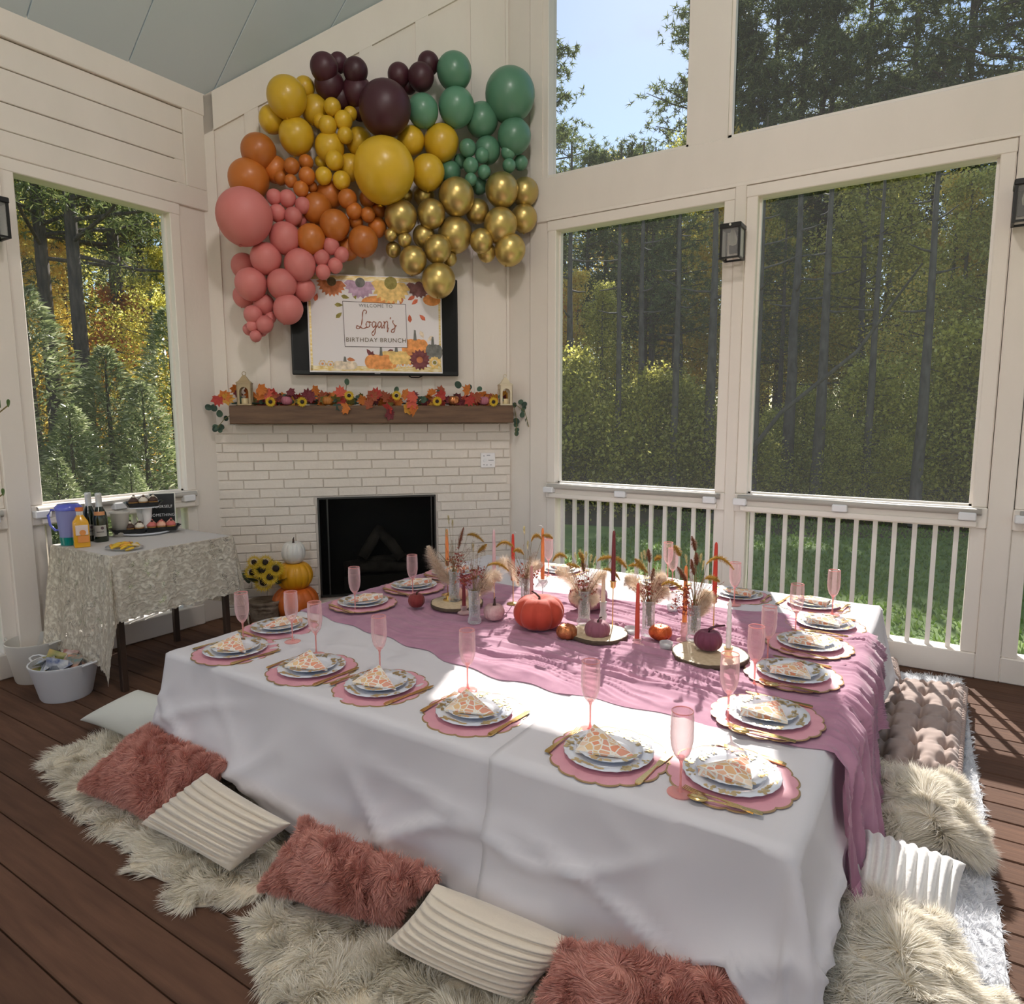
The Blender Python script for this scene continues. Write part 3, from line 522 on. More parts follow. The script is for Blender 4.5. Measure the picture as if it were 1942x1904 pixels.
# runner: crinkled gauze across the table, falling over the right edge
def runner():
    x0, x1, drop = -2.87, TX1+.012, .50; nx, ny = 420, 200; u = np.linspace(0, 1, nx); v = np.linspace(0, 1, ny); U, Vv = np.meshgrid(u, v, indexing='ij')
    tot = (x1-x0)+drop; sx = x0+U*tot; over = np.clip(sx-x1, 0, None); X = np.minimum(sx, x1)
    yf = np.interp(sx, [-2.87, -2.26, -1.8, -1.4, -1.1, -.55, -.258, .0, .25], [2.33, 2.26, 2.17, 2.10, 2.12, 2.13, 2.15, 2.02, 1.96])+.012*np.sin(sx*23)+.02*(vn(sx*7, sx*0, 3)-.5)
    yb = np.interp(sx, [-2.87, -2.2, -1.9, -1.2, -.7, -.258, .0, .25], [3.43, 3.36, 3.34, 3.45, 3.60, 3.50, 2.95, 2.62])+.03*(vn(sx*6, sx*0, 8)-.5)
    Y = yf+(yb-yf)*Vv; w = Y*1.0
    q = w*34+3.4*(fbm(sx*1.9, w*3, 21, 3)-.5)*3+sx*1.6
    amp = np.interp(sx, [-2.87, -1.9, -1.5, -.26, .3], [.004, .007, .017, .017, .017])
    cr_ = (1-np.abs((vn(q*.55, sx*1.3, 5)*2-1)))**3*.9+.6*(1-np.abs(vn(q*1.3+sx*2, sx*3.1, 6)*2-1))**2.5+.35*vn(q*2.6, sx*7, 8)
    H = amp*cr_; edge_ = np.clip(np.minimum(Vv, 1-Vv)*22, 0, 1)
    for (qx, qy) in ((-.455, 1.845), (-.455, 2.28), (-.455, 2.72), (-.46, 3.12), (-.45, 3.5), (-2.6, 2.56), (-2.6, 2.975), (-2.62, 3.37)): edge_ = edge_*np.clip((np.hypot(X-qx, Y-qy)-.17)*14, .22, 1)
    Z = TZ+.0085+.002*(sx > -1.15)+H*edge_; vv = over/.5
    X = X+np.where(over > 0, .035*np.minimum(1, over*25)+.055*vv+.028*np.sin(w*34+vv*2+2*vn(w*6, vv, 4))*vv**.5+H*1.5, 0)
    Z = np.where(over > 0, TZ+.010-over*.965, Z)
    Z += np.where((over <= 0) & (sx < x0+.05), -(x0+.05-sx)*1.4, 0)
    return tri_mesh('table_runner', np.stack([X, Y, Z], -1).reshape(-1, 3), grid_faces(nx, ny), MAUVE, None, True, True)
ru = runner(); tag(ru, 'crinkled mauve gauze runner across the middle of the white table', 'table runner')
# ---- settings
ROSE = mat('rose_placemat', (.68, .32, .38), .6, bump=(150, .2, .001), col2=(.72, .35, .41), nscale=20)
GOLDR = mat('gold_rim', (.46, .30, .15), .42, .5); GOLD = mat('gold_metal', (.78, .54, .22), .22, 1.0, bump=(90, .35, .001)); GOLDF = mat('gold_leaf', (.74, .56, .28), .35, .75)
PLATE = mat('white_plate', (.74, .76, .82), .22, coat=.4)
NAP = bpy.data.materials.new('printed_napkin'); NAP.use_nodes = True; _n = NAP.node_tree; _b = _n.nodes['Principled BSDF']; _b.inputs['Roughness'].default_value = .8
_tc = _n.nodes.new('ShaderNodeTexCoord'); _v = _n.nodes.new('ShaderNodeTexVoronoi'); _v.inputs['Scale'].default_value = 38; _r = _n.nodes.new('ShaderNodeValToRGB'); _e = _n.nodes.new('ShaderNodeTexVoronoi'); _e.inputs['Scale'].default_value = 38; _e.feature = 'DISTANCE_TO_EDGE'
_r.color_ramp.elements[0].color = (.80, .30, .16, 1); _r.color_ramp.elements[1].color = (.86, .72, .55, 1)
for p_, c_ in ((.3, (.74, .35, .25, 1)), (.55, (.80, .56, .25, 1)), (.7, (.74, .42, .30, 1))): _r.color_ramp.elements.new(p_).color = c_
_s = _n.nodes.new('ShaderNodeSeparateColor'); _m = _n.nodes.new('ShaderNodeMixRGB'); _g = _n.nodes.new('ShaderNodeMath'); _g.operation = 'LESS_THAN'; _g.inputs[1].default_value = .075; _m.inputs['Color2'].default_value = (.85, .80, .72, 1)
for a_, b_ in ((_tc.outputs['Object'], _v.inputs['Vector']), (_tc.outputs['Object'], _e.inputs['Vector']), (_v.outputs['Color'], _s.inputs[0]), (_s.outputs[0], _r.inputs[0]), (_r.outputs[0], _m.inputs['Color1']), (_e.outputs['Distance'], _g.inputs[0]), (_g.outputs[0], _m.inputs[0]), (_m.outputs[0], _b.inputs['Base Color'])): _n.links.new(a_, b_)
NAPW = mat('napkin_border', (.82, .77, .70), .8)
PINKG = clear_mat('pink_acrylic', (.99, .89, .89), .86, .08, diff=(.97, .70, .70)); PINKS = clear_mat('pink_acrylic_thick', (.97, .70, .67), .66, .08, diff=(.95, .48, .45))
def plate(name, r, z=0, leaf=True):
    prof = [(.001, 0), (r*.62, 0), (r*.66, .002), (r*.72, .007), (r*.97, .013), (r, .0145), (r*.99, .016), (r*.72, .0095), (r*.66, .0045), (r*.62, .0035), (.001, .0035)]
    o = MB().lathe(prof, 48, fn=lambda a, q, z_: 1+(.012*math.sin(22*a) if q > r*.9 else 0)).build(name, PLATE, smooth=True)
    g = MB(); rnd = random.Random(int(r*1000))
    for k in range(5):
        a0 = k*2*PI/5+.3; 
        for j in range(24):
            a = a0+rnd.uniform(0, .85); rr = r*rnd.uniform(.80, .975); zz = .0095+(rr/r-.72)/.25*.0045+.0016; s = rnd.uniform(.004, .0095)
            g.add([(rr*math.cos(a)+s*math.cos(q), rr*math.sin(a)+s*.7*math.sin(q), zz+rnd.uniform(0, .001)) for q in (0, 1.3, 2.5, 3.8, 5.1)], [(0, 1, 2, 3, 4)])
    go = g.build('gold_leaf_rim', GOLDF, o); go['kind'] = 'stuff'
    return o
def strip(pts, widths, th=.0016):        # flat cutlery outline along local y
    m = MB(); vs = []; n = len(pts)
    for (y, z), w in zip(pts, widths): vs += [(-w, y, z), (w, y, z), (w, y, z+th), (-w, y, z+th)]
    fs = [(0, 1, 2, 3), tuple(4*(n-1)+k for k in (3, 2, 1, 0))]
    for i in range(n-1):
        for k in range(4): fs.append((4*i+k, 4*i+4+k, 4*i+4+(k+1) % 4, 4*i+(k+1) % 4))
    return m.add(vs, fs)
def mk_fork():
    o = strip([(-.095, .003), (-.085, .004), (-.05, .006), (.0, .007), (.035, .005), (.045, .002), (.055, .0015)], [.007, .009, .006, .003, .0035, .009, .0105]).build('fork', GOLD)
    for k in range(4): strip([(.055, .0015), (.075, .003), (.097, .006)], [.0016, .0014, .0008]).build('tine', GOLD, o, loc=((k-1.5)*.0058, 0, 0))
    return o
def mk_knife():
    o = strip([(-.11, .001), (-.10, .002), (-.05, .002), (.0, .002), (.01, .002)], [.006, .009, .007, .0045, .005], .004).build('knife', GOLD); strip([(.01, .002), (.03, .002), (.09, .002), (.11, .002), (.118, .002)], [.006, .009, .0095, .006, .001], .0012).build('blade', GOLD, o); return o
def mk_spoon():
    o = strip([(-.09, .003), (-.08, .004), (-.04, .006), (.03, .006), (.05, .004)], [.007, .009, .006, .003, .004]).build('spoon', GOLD); MB().sphere(.02, (0, .072, .007), (.85, 1.35, .28), 14, 8).build('bowl', GOLD, o, smooth=True); return o
def mk_mat():
    n = 128; m = MB(); r = .182; R_f = lambda a: r*(1-.055*(1-abs(math.cos(8*a))**.6)); out = [(R_f(2*PI*i/n)*math.cos(2*PI*i/n), R_f(2*PI*i/n)*math.sin(2*PI*i/n)) for i in range(n)]
    o = MB().prism([(x*.975, y*.975) for x, y in out], 0, .0028).build('placemat', ROSE); vs = [(x, y, .0002) for x, y in out]+[(x, y, .0026) for x, y in out]+[(x*.972, y*.972, .0034) for x, y in out]+[(x*.972, y*.972, .0002) for x, y in out]
    fs = []
    for i in range(n):
        j = (i+1) % n
        for a in range(3): fs.append((a*n+i, a*n+j, a*n+n+j, a*n+n+i))
    MB().add(vs, fs).build('gold_edge', GOLDR, o); return o
def mk_nap():
    o = MB(); p = [(-.074, .075), (-.068, -.070), (.108, -.016)]; vs = [(x, y, .002) for x, y in p]+[(-.074, .075, .030), (-.068, -.070, .010), (.108, -.016, .006), (-.018, .0, .028)]
    o.add(vs, [(2, 1, 0), (3, 4, 6), (4, 5, 6), (5, 3, 6), (0, 1, 4, 3), (1, 2, 5, 4), (2, 0, 3, 5)]); o = o.build('napkin', NAP)
    m = MB()
    for a, b, za, zb in ((0, 1, .030, .010), (1, 2, .010, .006), (2, 0, .006, .030)): m.tube([(p[a][0], p[a][1], za), (p[b][0], p[b][1], zb)], .0012, 5)
    m.build('napkin_hem', NAPW, o); return o
def mk_flute():
    e = empty('champagne_flute'); H = .232
    bowl = [(.004, .094), (.012, .10), (.020, .112), (.0265, .132), (.0295, .155), (.0300, .185), (.0292, .21), (.0282, H)]
    prof = []
    for (a, b) in zip(bowl[:-1], bowl[1:]):
        for q in range(3): prof.append((a[0]+(b[0]-a[0])*q/3, a[1]+(b[1]-a[1])*q/3))
    prof.append(bowl[-1])
    MB().lathe(prof, 40, fn=lambda a, r, z: 1+(.045*abs(math.sin(10*a+z*150))*abs(math.sin(10*a-z*150)) if z > .11 else 0)).build('bowl', PINKG, e, smooth=True)
    MB().lathe([(.0283, H-.002), (.0295, H), (.0283, H+.0015), (.0272, H), (.0283, H-.002)], 32).build('rim', PINKS, e, smooth=True)
    MB().lathe([(.010, .104), (.006, .094), (.0035, .085), (.003, .03), (.0045, .012), (.011, .006)], 12).build('stem', PINKS, e, smooth=True)
    MB().lathe([(.001, .008), (.012, .006), (.033, .0035), (.036, .002), (.036, .0008), (.001, .0005)], 36).build('foot', PINKS, e, smooth=True)
    return e
PR = dict(placemat=mk_mat(), dinner=plate('dinner_plate', .134), salad=plate('salad_plate', .098), napkin=mk_nap(), fork=mk_fork(), knife=mk_knife(), spoon=mk_spoon(), flute=mk_flute())
FIRST = set()
def inst(key, loc, rz, label, cat, group):
    o = PR[key]
    if key in FIRST: o = copy_tree(o, loc=loc, rz=rz)
    else: FIRST.add(key); o.location = loc; o.rotation_euler = (0, 0, rz)
    return tag(o, label, cat, group)
FR, RI, BA, LE = 0, PI/2, PI, -PI/2
SEATS = [  # (x, y, rot, flute px, where, lift)
 (-2.565, 1.755, FR, (462, 1219), 'at the front left corner of the table', 0), (-2.112, 1.785, FR, (600, 1242), 'second along the front edge from the left', 0), (-1.75, 1.80, FR, (721, 1276), 'third along the front edge, in shade', 0),
 (-1.316, 1.805, FR, (887, 1309), 'half in sun, fourth along the front edge', 0), (-.80, 1.775, FR, (1119, 1387), 'in bright sun, fifth along the front edge', 0),
 (-.455, 1.845, RI, (1290, 1506), 'at the near right corner of the table', .005), (-.455, 2.28, RI, (1380, 1373), 'second along the right edge', .016), (-.455, 2.72, RI, (1430, 1306), 'third along right edge, under post shadow', .016),
 (-.46, 3.12, RI, (1455, 1258), 'fourth along the right edge', .016), (-.45, 3.50, RI, (1508, 1204), 'fifth along the right edge', .006), (-.56, 3.86, BA, (1578, 1166), 'at the far right corner by the railing', 0),
 (-.95, 3.84, BA, (1392, 1147), 'on the far edge in the post shadow', 0), (-1.42, 3.86, BA, (1275, 1112), 'on the far edge behind the fifth vase', 0), (-2.1, 3.86, BA, (1040, 1090), 'on the far edge behind the third vase', 0),
 (-2.667, 2.07, LE, (555, 1217), 'nearest one along the left edge', 0), (-2.60, 2.56, LE, (674, 1162), 'second along the left edge on the runner', .017), (-2.60, 2.975, LE, (783, 1132), 'third along left edge behind dark red pumpkin', .017), (-2.62, 3.37, LE, None, 'farthest along the left edge', .017)]
for i, (x, y, rz, fpx, where, lift) in enumerate(SEATS):
    z = TZ+.004+max(lift, .0075 if (x > -1.3 and y < 2.7) else 0); j = random.uniform(-.08, .08); c, s_ = math.cos(rz), math.sin(rz)
    def L(lx, ly): return (x+lx*c-ly*s_, y+lx*s_+ly*c)
    inst('placemat', (x, y, z), rz+j, 'scalloped rose placemat '+where, 'placemat', 'scalloped rose placemats')
    inst('dinner', (*L(0, .0), z+.0035), rz+j*3, 'gold rimmed white dinner plate '+where, 'plate', 'gold rimmed dinner plates')
    inst('salad', (*L(.002, .002), z+.0125), rz-j*4+.4, 'small gold rimmed salad plate '+where, 'plate', 'gold rimmed salad plates')
    inst('napkin', (*L(-.005, -.005), z+.018), rz+j, 'coral print napkin folded to a triangle '+where, 'napkin', 'coral print napkins')
    inst('fork', (*L(-.150, -.005), z+.0045), rz-.10+j, 'gold fork '+where, 'fork', 'gold forks'); inst('knife', (*L(.150, -.01), z+.0045), rz-.12+j, 'gold knife '+where, 'knife', 'gold knives')
    if i in (5, 6, 7, 9): inst('spoon', (*L(-.166, -.03), z+.0055), rz+.12, 'gold spoon beside the fork '+where, 'spoon', 'gold spoons')
    if fpx:
        f = onz(*fpx, TZ+.006); inst('flute', (f.x, f.y, TZ+.006+(.009 if 2.15 < f.y < 3.4 else (.004 if f.x > -1.1 and f.y < 2.6 else 0))), random.uniform(0, 1), 'pink textured champagne flute '+where, 'glass', 'pink champagne flutes')
f = onz(1266, 1098, TZ+.006); inst('flute', f, 0, 'pink textured champagne flute standing just behind another on the far edge', 'glass', 'pink champagne flutes')
# ================================================================ CENTREPIECES
CLR = clear_mat('clear_glass', (.98, .99, .99), .90, .04, bumps=70, diff=(.85, .86, .86)); CLR2 = clear_mat('clear_ribbed_glass', (.97, .98, .98), .6, .05, diff=(.7, .7, .7)); PKG = clear_mat('pale_pink_glass', (.97, .86, .84), .65, .05, diff=(.85, .6, .58)); GOLDT = mat('polished_gold', (.85, .62, .28), .18, 1.0)
def plane_pt(px, py, c):       # point seen at a pixel, on the upright plane through c that faces the camera
    n = Vector((cf.x, cf.y, 0)).normalized(); d = ray(px, py); o = Vector((0, 0, EYE)); t = (Vector(c)-o).dot(n)/d.dot(n); return o+d*t
STEMM = mat('dry_stem', (.22, .17, .06), .8)
FOX = mat('foxtail_plume', (.40, .20, .04), .8, island=[(.36, .20, .035), (.54, .33, .06), (.68, .46, .12)], transl=.45); FOXR = mat('rust_plume', (.22, .07, .04), .8, island=[(.16, .05, .03), (.30, .10, .05), (.38, .17, .08)], transl=.25)
PAMP = mat('pampas_plume', (.80, .66, .52), .9, island=[(.80, .66, .52), (.90, .80, .68), (.94, .88, .80)], transl=.45); BERR = mat('dried_red_flower', (.30, .05, .04), .7, island=[(.20, .03, .035), (.36, .07, .05), (.48, .14, .06)], transl=.2)
WHE = mat('wheat_ear', (.55, .46, .24), .8, island=[(.45, .38, .18), (.65, .56, .32), (.38, .38, .12)], transl=.3); FERN = mat('bleached_fern', (.30, .22, .17), .8, island=[(.20, .12, .10), (.42, .34, .28), (.55, .48, .40)])
def bez(ps, n=10):
    ps = [Vector(p) for p in ps]; out = []
    for i in range(n+1):
        q = list(ps); t = i/n
        while len(q) > 1: q = [a.lerp(b, t) for a, b in zip(q[:-1], q[1:])]
        out.append(q[0])
    return out
def fuzz(path, r0, n, L_, w, rng, taper=True, fwd=.6):
    P_ = np.array([tuple(p) for p in path]); m = len(P_); t = rng.uniform(0, 1, n); f = t*(m-1); i = np.minimum(f.astype(int), m-2); fr = (f-i)[:, None]
    C = P_[i]*(1-fr)+P_[i+1]*fr; T = P_[i+1]-P_[i]; T /= np.linalg.norm(T, axis=1)[:, None]+1e-9; d = rng.normal(size=(n, 3)); d -= (d*T).sum(1)[:, None]*T; d /= np.linalg.norm(d, axis=1)[:, None]
    rr = (np.sin(np.clip(t, .03, .97)*PI)**.5 if taper else np.ones(n))[:, None]*r0; e = np.cross(d, T); D = d+T*fwd; D /= np.linalg.norm(D, axis=1)[:, None]; L2 = (L_*rng.uniform(.6, 1.2, n))[:, None]*np.clip(rr/r0, .3, 1)
    B = C+d*rr*rng.uniform(.0, 1, n)[:, None]; return np.stack([B-e*w, B+e*w, B+D*L2], 1).reshape(-1, 3)
def foxtail(path, e, m=FOX, r=.0075, n=420, name='foxtail_plume'):
    rng = np.random.default_rng(len(path)*7+int(abs(path[0].x)*1e4) % 9999); V = fuzz(path, r, n, .009, .0012, rng); MB().tube(path, [r*.45*math.sin(PI*min(.97, max(.06, i/(len(path)-1))))**.6 for i in range(len(path))], 7).build('plume_core', m, e, smooth=True); tri_mesh(name, V, np.arange(len(V)).reshape(-1, 3), m, e)
def cluster(pts, r, e, name, m, rng, n=30):
    g = MB()
    for p in pts:
        for k in range(n):
            c = Vector(p)+Vector(rng.normal(0, r, 3)); s = .0045*rng.uniform(.6, 1.5); q = Matrix.Translation(c) @ Vector(rng.normal(size=3)).to_track_quat('Z', 'Y').to_matrix().to_4x4()
            g.add([(s*math.cos(a)*(1.7 if j % 2 else .6), s*math.sin(a)*(1.7 if j % 2 else .6), (.25*s if j % 2 else 0)) for j, a in enumerate([i*PI/5 for i in range(10)])], [tuple(range(10))], q)
    g.build(name, m, e)['kind'] = 'stuff'
VASE = [(.0, .0), (.030, .0), (.033, .004), (.033, .02), (.027, .032), (.0285, .15), (.030, .165), (.0285, .165), (.0265, .15), (.0255, .035), (.001, .030)]
VH = .165
vproto = MB().lathe([(max(a, .001), b) for a, b in VASE], 28, fn=lambda a, r, z: 1+.02*math.cos(14*a)).build('bud_vase', CLR, smooth=True)
BQ = [
 dict(v=(862, 1150), where='nearest the fireplace', fox=[[(883, 1016), (895, 1008), (915, 1029)]], rust=[[(878, 1000), (872, 1020), (868, 1042)]], pam=[[(812, 1036), (822, 1075), (858, 1104)], [(822, 1062), (835, 1095), (860, 1108)]], ber=[(862, 1066), (868, 1052)], whe=[(850, 978), (858, 986), (846, 1004)], fern=[(808, 1040), (828, 1046), (885, 1040)]),
 dict(v=(900, 1184), where='in shade left of the pale pink pumpkin', fox=[[(916, 1076), (935, 1062), (958, 1086)], [(914, 1046), (922, 1038), (931, 1030)]], rust=[], pam=[[(946, 1102), (948, 1080), (915, 1080), (900, 1136)], [(935, 1110), (920, 1100), (902, 1140)]], ber=[(875, 1080), (888, 1100), (905, 1085), (877, 1102)], whe=[(897, 1030)], fern=[(880, 1030), (895, 1024), (906, 1032), (915, 1042), (872, 1044), (902, 1050), (888, 1040)]),
 dict(v=(998, 1156), where='just left of the large red pumpkin', fox=[[(941, 1038), (957, 1018), (974, 1038)], [(1004, 1028), (1012, 1006), (1023, 1024)], [(1020, 1018), (1030, 1016), (1040, 1024)], [(972, 1048), (980, 1036), (992, 1052)]], rust=[], pam=[[(942, 1068), (965, 1052), (984, 1112)], [(1028, 1074), (1006, 1058), (995, 1112)]], ber=[(985, 1084), (1012, 1092), (992, 1094)], whe=[(994, 998), (1001, 1026)], fern=[(1016, 1046), (1014, 1052)]),
 dict(v=(1107, 1196), where='on the middle wood slice', fox=[[(1051, 1064), (1062, 1040), (1078, 1058)], [(1066, 1073), (1078, 1073), (1092, 1080)], [(1095, 1050), (1103, 1048), (1106, 1068)], [(1133, 1064), (1148, 1052), (1165, 1058)], [(1160, 1058), (1178, 1058), (1188, 1078)], [(1150, 1077), (1168, 1074), (1181, 1098)]], rust=[[(1100, 1064), (1102, 1074), (1104, 1086)]], pam=[[(1054, 1086), (1080, 1074), (1100, 1140)], [(1150, 1086), (1128, 1088), (1112, 1142)], [(1085, 1142), (1098, 1122), (1106, 1140)], [(1132, 1142), (1120, 1126), (1110, 1140)]], ber=[(1100, 1108), (1112, 1100), (1110, 1120), (1098, 1124), (1122, 1118)], whe=[(1090, 1048), (1112, 1046), (1122, 1052), (1130, 1056), (1100, 1042)], fern=[]),
 dict(v=(1229, 1208), where='behind the orange glitter pumpkin', fox=[[(1184, 1077), (1202, 1068), (1222, 1090)], [(1207, 1058), (1216, 1066), (1225, 1077)], [(1238, 1066), (1242, 1056), (1250, 1060)]], rust=[[(1231, 1040), (1232, 1052), (1233, 1066)], [(1238, 1078), (1237, 1090), (1234, 1102)]], pam=[[(1186, 1098), (1205, 1096), (1222, 1140)], [(1268, 1118), (1252, 1122), (1234, 1148)], [(1262, 1092), (1248, 1092), (1234, 1130)]], ber=[(1222, 1120), (1236, 1116), (1247, 1126), (1226, 1130), (1252, 1110)], whe=[(1216, 1048), (1222, 1044)], fern=[(1180, 1106), (1190, 1114), (1262, 1100)]),
 dict(v=(1315, 1228), where='behind the purple stemmed pumpkin', fox=[[(1278, 1034), (1284, 1042), (1290, 1054)], [(1340, 1070), (1364, 1040), (1392, 1080)], [(1340, 1096), (1352, 1088), (1368, 1101)], [(1254, 1110), (1274, 1094), (1296, 1120)]], rust=[[(1313, 1016), (1318, 1030), (1320, 1044)], [(1323, 1046), (1324, 1058), (1324, 1070)], [(1311, 1060), (1314, 1074), (1317, 1090)], [(1286, 1074), (1294, 1086), (1303, 1101)]], pam=[[(1346, 1122), (1344, 1148), (1322, 1168)], [(1338, 1118), (1334, 1150), (1320, 1172)]], ber=[(1309, 1144), (1298, 1122), (1288, 1144), (1312, 1154), (1304, 1158)], whe=[(1330, 1050), (1300, 1052), (1335, 1064)], fern=[])]
for i, b in enumerate(BQ):
    c = onz(*b['v'], TZ+.012); c.z = TZ+(.043 if i in (3, 5, 0) else .020)
    v = vproto if i == 0 else copy_tree(vproto); v.location = c; tag(v, 'clear ribbed glass bud vase '+b['where'], 'vase', 'clear bud vases')
    e = empty('dried_bouquet', c, label='dried foxtail and pampas bouquet in the vase '+b['where'], cat='bouquet', group='dried bouquets')
    rng = np.random.default_rng(100+i); loc = lambda px, py, k=0: plane_pt(px, py, c)-c+Vector((rng.normal(0, .012), rng.normal(0, .03), 0))*k
    neck = Vector((0, 0, VH-.01)); foot = Vector((0, 0, .045)); st = MB()
    for path in b['fox']+b['rust']:
        P3 = bez([loc(*p) for p in path], 10); m_ = FOXR if path in b['rust'] else FOX; off = Vector((0, rng.normal(0, .02), 0)); P3 = [p+off for p in P3]
        foxtail(P3, e, m_, .0135 if m_ is FOX else .0115, 1000); near = P3[-1] if (P3[-1]-neck).length < (P3[0]-neck).length else P3[0]
        st.tube(bez([foot+Vector((rng.normal(0, .006), rng.normal(0, .006), 0)), neck, near+Vector((0, 0, -.03)), near], 8), .0011, 4, False)
    for k, path in enumerate(b['pam']):
        P3 = bez([loc(*p) for p in path], 12); n = 2600; V = fuzz(P3, .024, n, .044, .0008, rng, fwd=-.5)
        tri_mesh('pampas_plume', V, np.arange(len(V)).reshape(-1, 3), PAMP, e); st.tube(bez([foot, neck, P3[-1], P3[len(P3)//2]], 6), .0012, 4, False)
    cluster([loc(*p) for p in b['ber']], .016, e, 'dried_flowers', BERR, rng, 44)
    for p in b['whe']:
        tip = loc(*p); d = (tip-neck).normalized(); P3 = [tip-d*.045, tip-d*.02, tip]; V = fuzz(P3, .004, 110, .016, .0009, rng, fwd=1.6); tri_mesh('wheat_ear', V, np.arange(len(V)).reshape(-1, 3), WHE, e); st.tube([foot, neck, tip-d*.04], .0008, 4, False)
    for p in b['fern']:
        tip = loc(*p); base = neck.lerp(tip, .5); mid = base.lerp(tip, .6)+Vector((0, 0, .02)); P3 = bez([base, mid, tip+Vector((0, 0, .008)), tip+Vector((.012, 0, -.01))], 10)
        g = MB(); g.tube(P3, .0008, 4, False)
        for q in range(1, 10):
            for sg in (-1, 1):
                d = (P3[q+1 if q < 10 else q]-P3[q-1]).normalized(); sd_ = d.cross(Vector((cf.x, cf.y, 0))).normalized()*sg; a = P3[q]; g.add([a-d*.0012, a+d*.0012, a+sd_*.010+d*.006], [(0, 1, 2)])
        g.build('fern_frond', FERN, e)
    g = MB()
    for q in range(26):
        a = rng.uniform(0, 6.28); t_ = rng.uniform(.12, .75); d = Vector((math.cos(a)*math.sin(t_), math.sin(a)*math.sin(t_), math.cos(t_))); L_ = rng.uniform(.09, .19); tip = neck+d*L_+Vector((0, 0, -.25*L_*t_)); path = bez([foot, neck, neck+d*L_*.6, tip], 7); st.tube(path, .0007, 4, False)
        for k_ in range(9):
            c_ = path[-1].lerp(path[-3], k_/9); s_ = .0035; n_ = Vector(rng.normal(size=3)).normalized(); m_v = n_.cross(d).normalized(); g.add([c_-m_v*s_*.4, c_+n_*s_+d*s_*2, c_+m_v*s_*.4], [(0, 1, 2)])
    g.build('seed_heads', BERR if i % 2 else FOXR, e)['kind'] = 'stuff'
    st.build('stems', STEMM, e)['kind'] = 'stuff'
    # leftover stalks in the water of the vase
    g = MB()
    for q in range(12): a = rng.uniform(0, 6.28); g.tube([(math.cos(a)*.014, math.sin(a)*.014, .04), (math.cos(a+1)*.012, math.sin(a+1)*.012, VH)], .0016, 4, False)
    g.build('lower_stems', STEMM, e)['kind'] = 'stuff'
# pumpkins ----------------------------------------------------------------
def pumpkin(loc, w, h, m, stem_m, label, lobes=10, depth=.10, stem=.03, bend=.5, group=None, rz=0, name='pumpkin'):
    e = empty(name, loc, rz, label, 'pumpkin', group); r = w/2; n = lobes*8; prof = []
    for j in range(17):
        t = j/16*PI; rr = math.sin(t)**.75*r if 0 < j < 16 else .001; zz = h*.5*(1-math.cos(t)); dim = math.exp(-(rr/(r*.35))**2); zz += (-.16*h*dim if t > PI/2 else .06*h*dim); prof.append((rr, zz))
    MB().lathe(prof, n, fn=lambda a, q, z: 1-depth*(1-abs(math.cos(lobes/2*a))**.55)).build('body', m, e, smooth=True)
    z0 = h*.84; MB().tube([(0, 0, z0-.01), (stem*.1, 0, z0+stem*.5), (stem*bend, .0, z0+stem), (stem*bend*2.2, 0, z0+stem*1.25)], [stem*.30, stem*.17, stem*.14, stem*.11], 8).build('stem', stem_m, e, smooth=True); return e
VELR = mat('rust_red_velvet', (.46, .05, .022), .75, sheen=.2, bump=(60, .2, .001)); VELO = mat('dark_red_velvet', (.20, .022, .02), .75, sheen=.2); VELP = mat('dusty_mauve_velvet', (.26, .09, .125), .75, sheen=.2); VELD = mat('plum_velvet', (.15, .03, .065), .7, sheen=.2)
PALEP = mat('pale_pink_knit', (.62, .36, .36), .85, bump=(70, .9, .006), col2=(.70, .48, .46), nscale=30); COPG = mat('copper_glitter', (.50, .18, .07), .35, .8, bump=(160, .9, .003)); ORGG = mat('orange_glitter', (.60, .12, .03), .35, .6, bump=(180, .9, .003)); PEACH = mat('peach_velvet', (.62, .34, .26), .8, sheen=.4)
BRST = mat('dark_brown_stem', (.06, .03, .02), .6)
def tb(px, py, up=0): q = onz(px, py, TZ+.020); q.z += up; return q
pumpkin(tb(1022, 1192), .245, .165, VELR, BRST, 'large rust red velvet pumpkin in the middle of the runner', 8, .13, .03, -.6)
pumpkin(tb(790, 1152), .088, .078, VELO, BRST, 'small dark red pumpkin with curved stem at the left end of runner', 8, .08, .028, .8)
pumpkin(tb(937, 1176), .105, .085, PALEP, BRST, 'pale pink knitted pumpkin left of the large red pumpkin', 9, .06, .035, .1)
pumpkin(tb(1115, 1155), .21, .135, VELP, BRST, 'wide dusty mauve velvet pumpkin behind the middle vase', 8, .13, .02, .3)
pumpkin(tb(1075, 1212), .098, .07, COPG, COPG, 'small copper glitter pumpkin right of the large red pumpkin', 7, .12, .014, .2)
pumpkin(tb(1133, 1212), .118, .09, VELP, BRST, 'dusty mauve pumpkin with dark stem in front of middle wood slice', 9, .10, .024, .4)
pumpkin(tb(1252, 1213), .105, .07, ORGG, BRST, 'orange glitter pumpkin behind the clear tealight glass', 4, .22, .012, .2, rz=.4)
pumpkin(tb(1342, 1243, .023), .118, .09, VELD, mat('plum_stem', (.07, .02, .03), .5), 'plum purple pumpkin with long curled stem on the right wood slice', 9, .11, .034, .9)
pumpkin(tb(876, 1145, .023), .07, .065, PEACH, BRST, 'small peach pumpkin on the left wood slice', 8, .06, .01, .2)
SLW = mat('pale_cut_wood', (.62, .50, .34), .6, col2=(.52, .40, .25), nscale=6, stretch=(8, 8, 1)); SLB = mat('tree_bark_edge', (.10, .07, .045), .9, bump=(60, .9, .006))
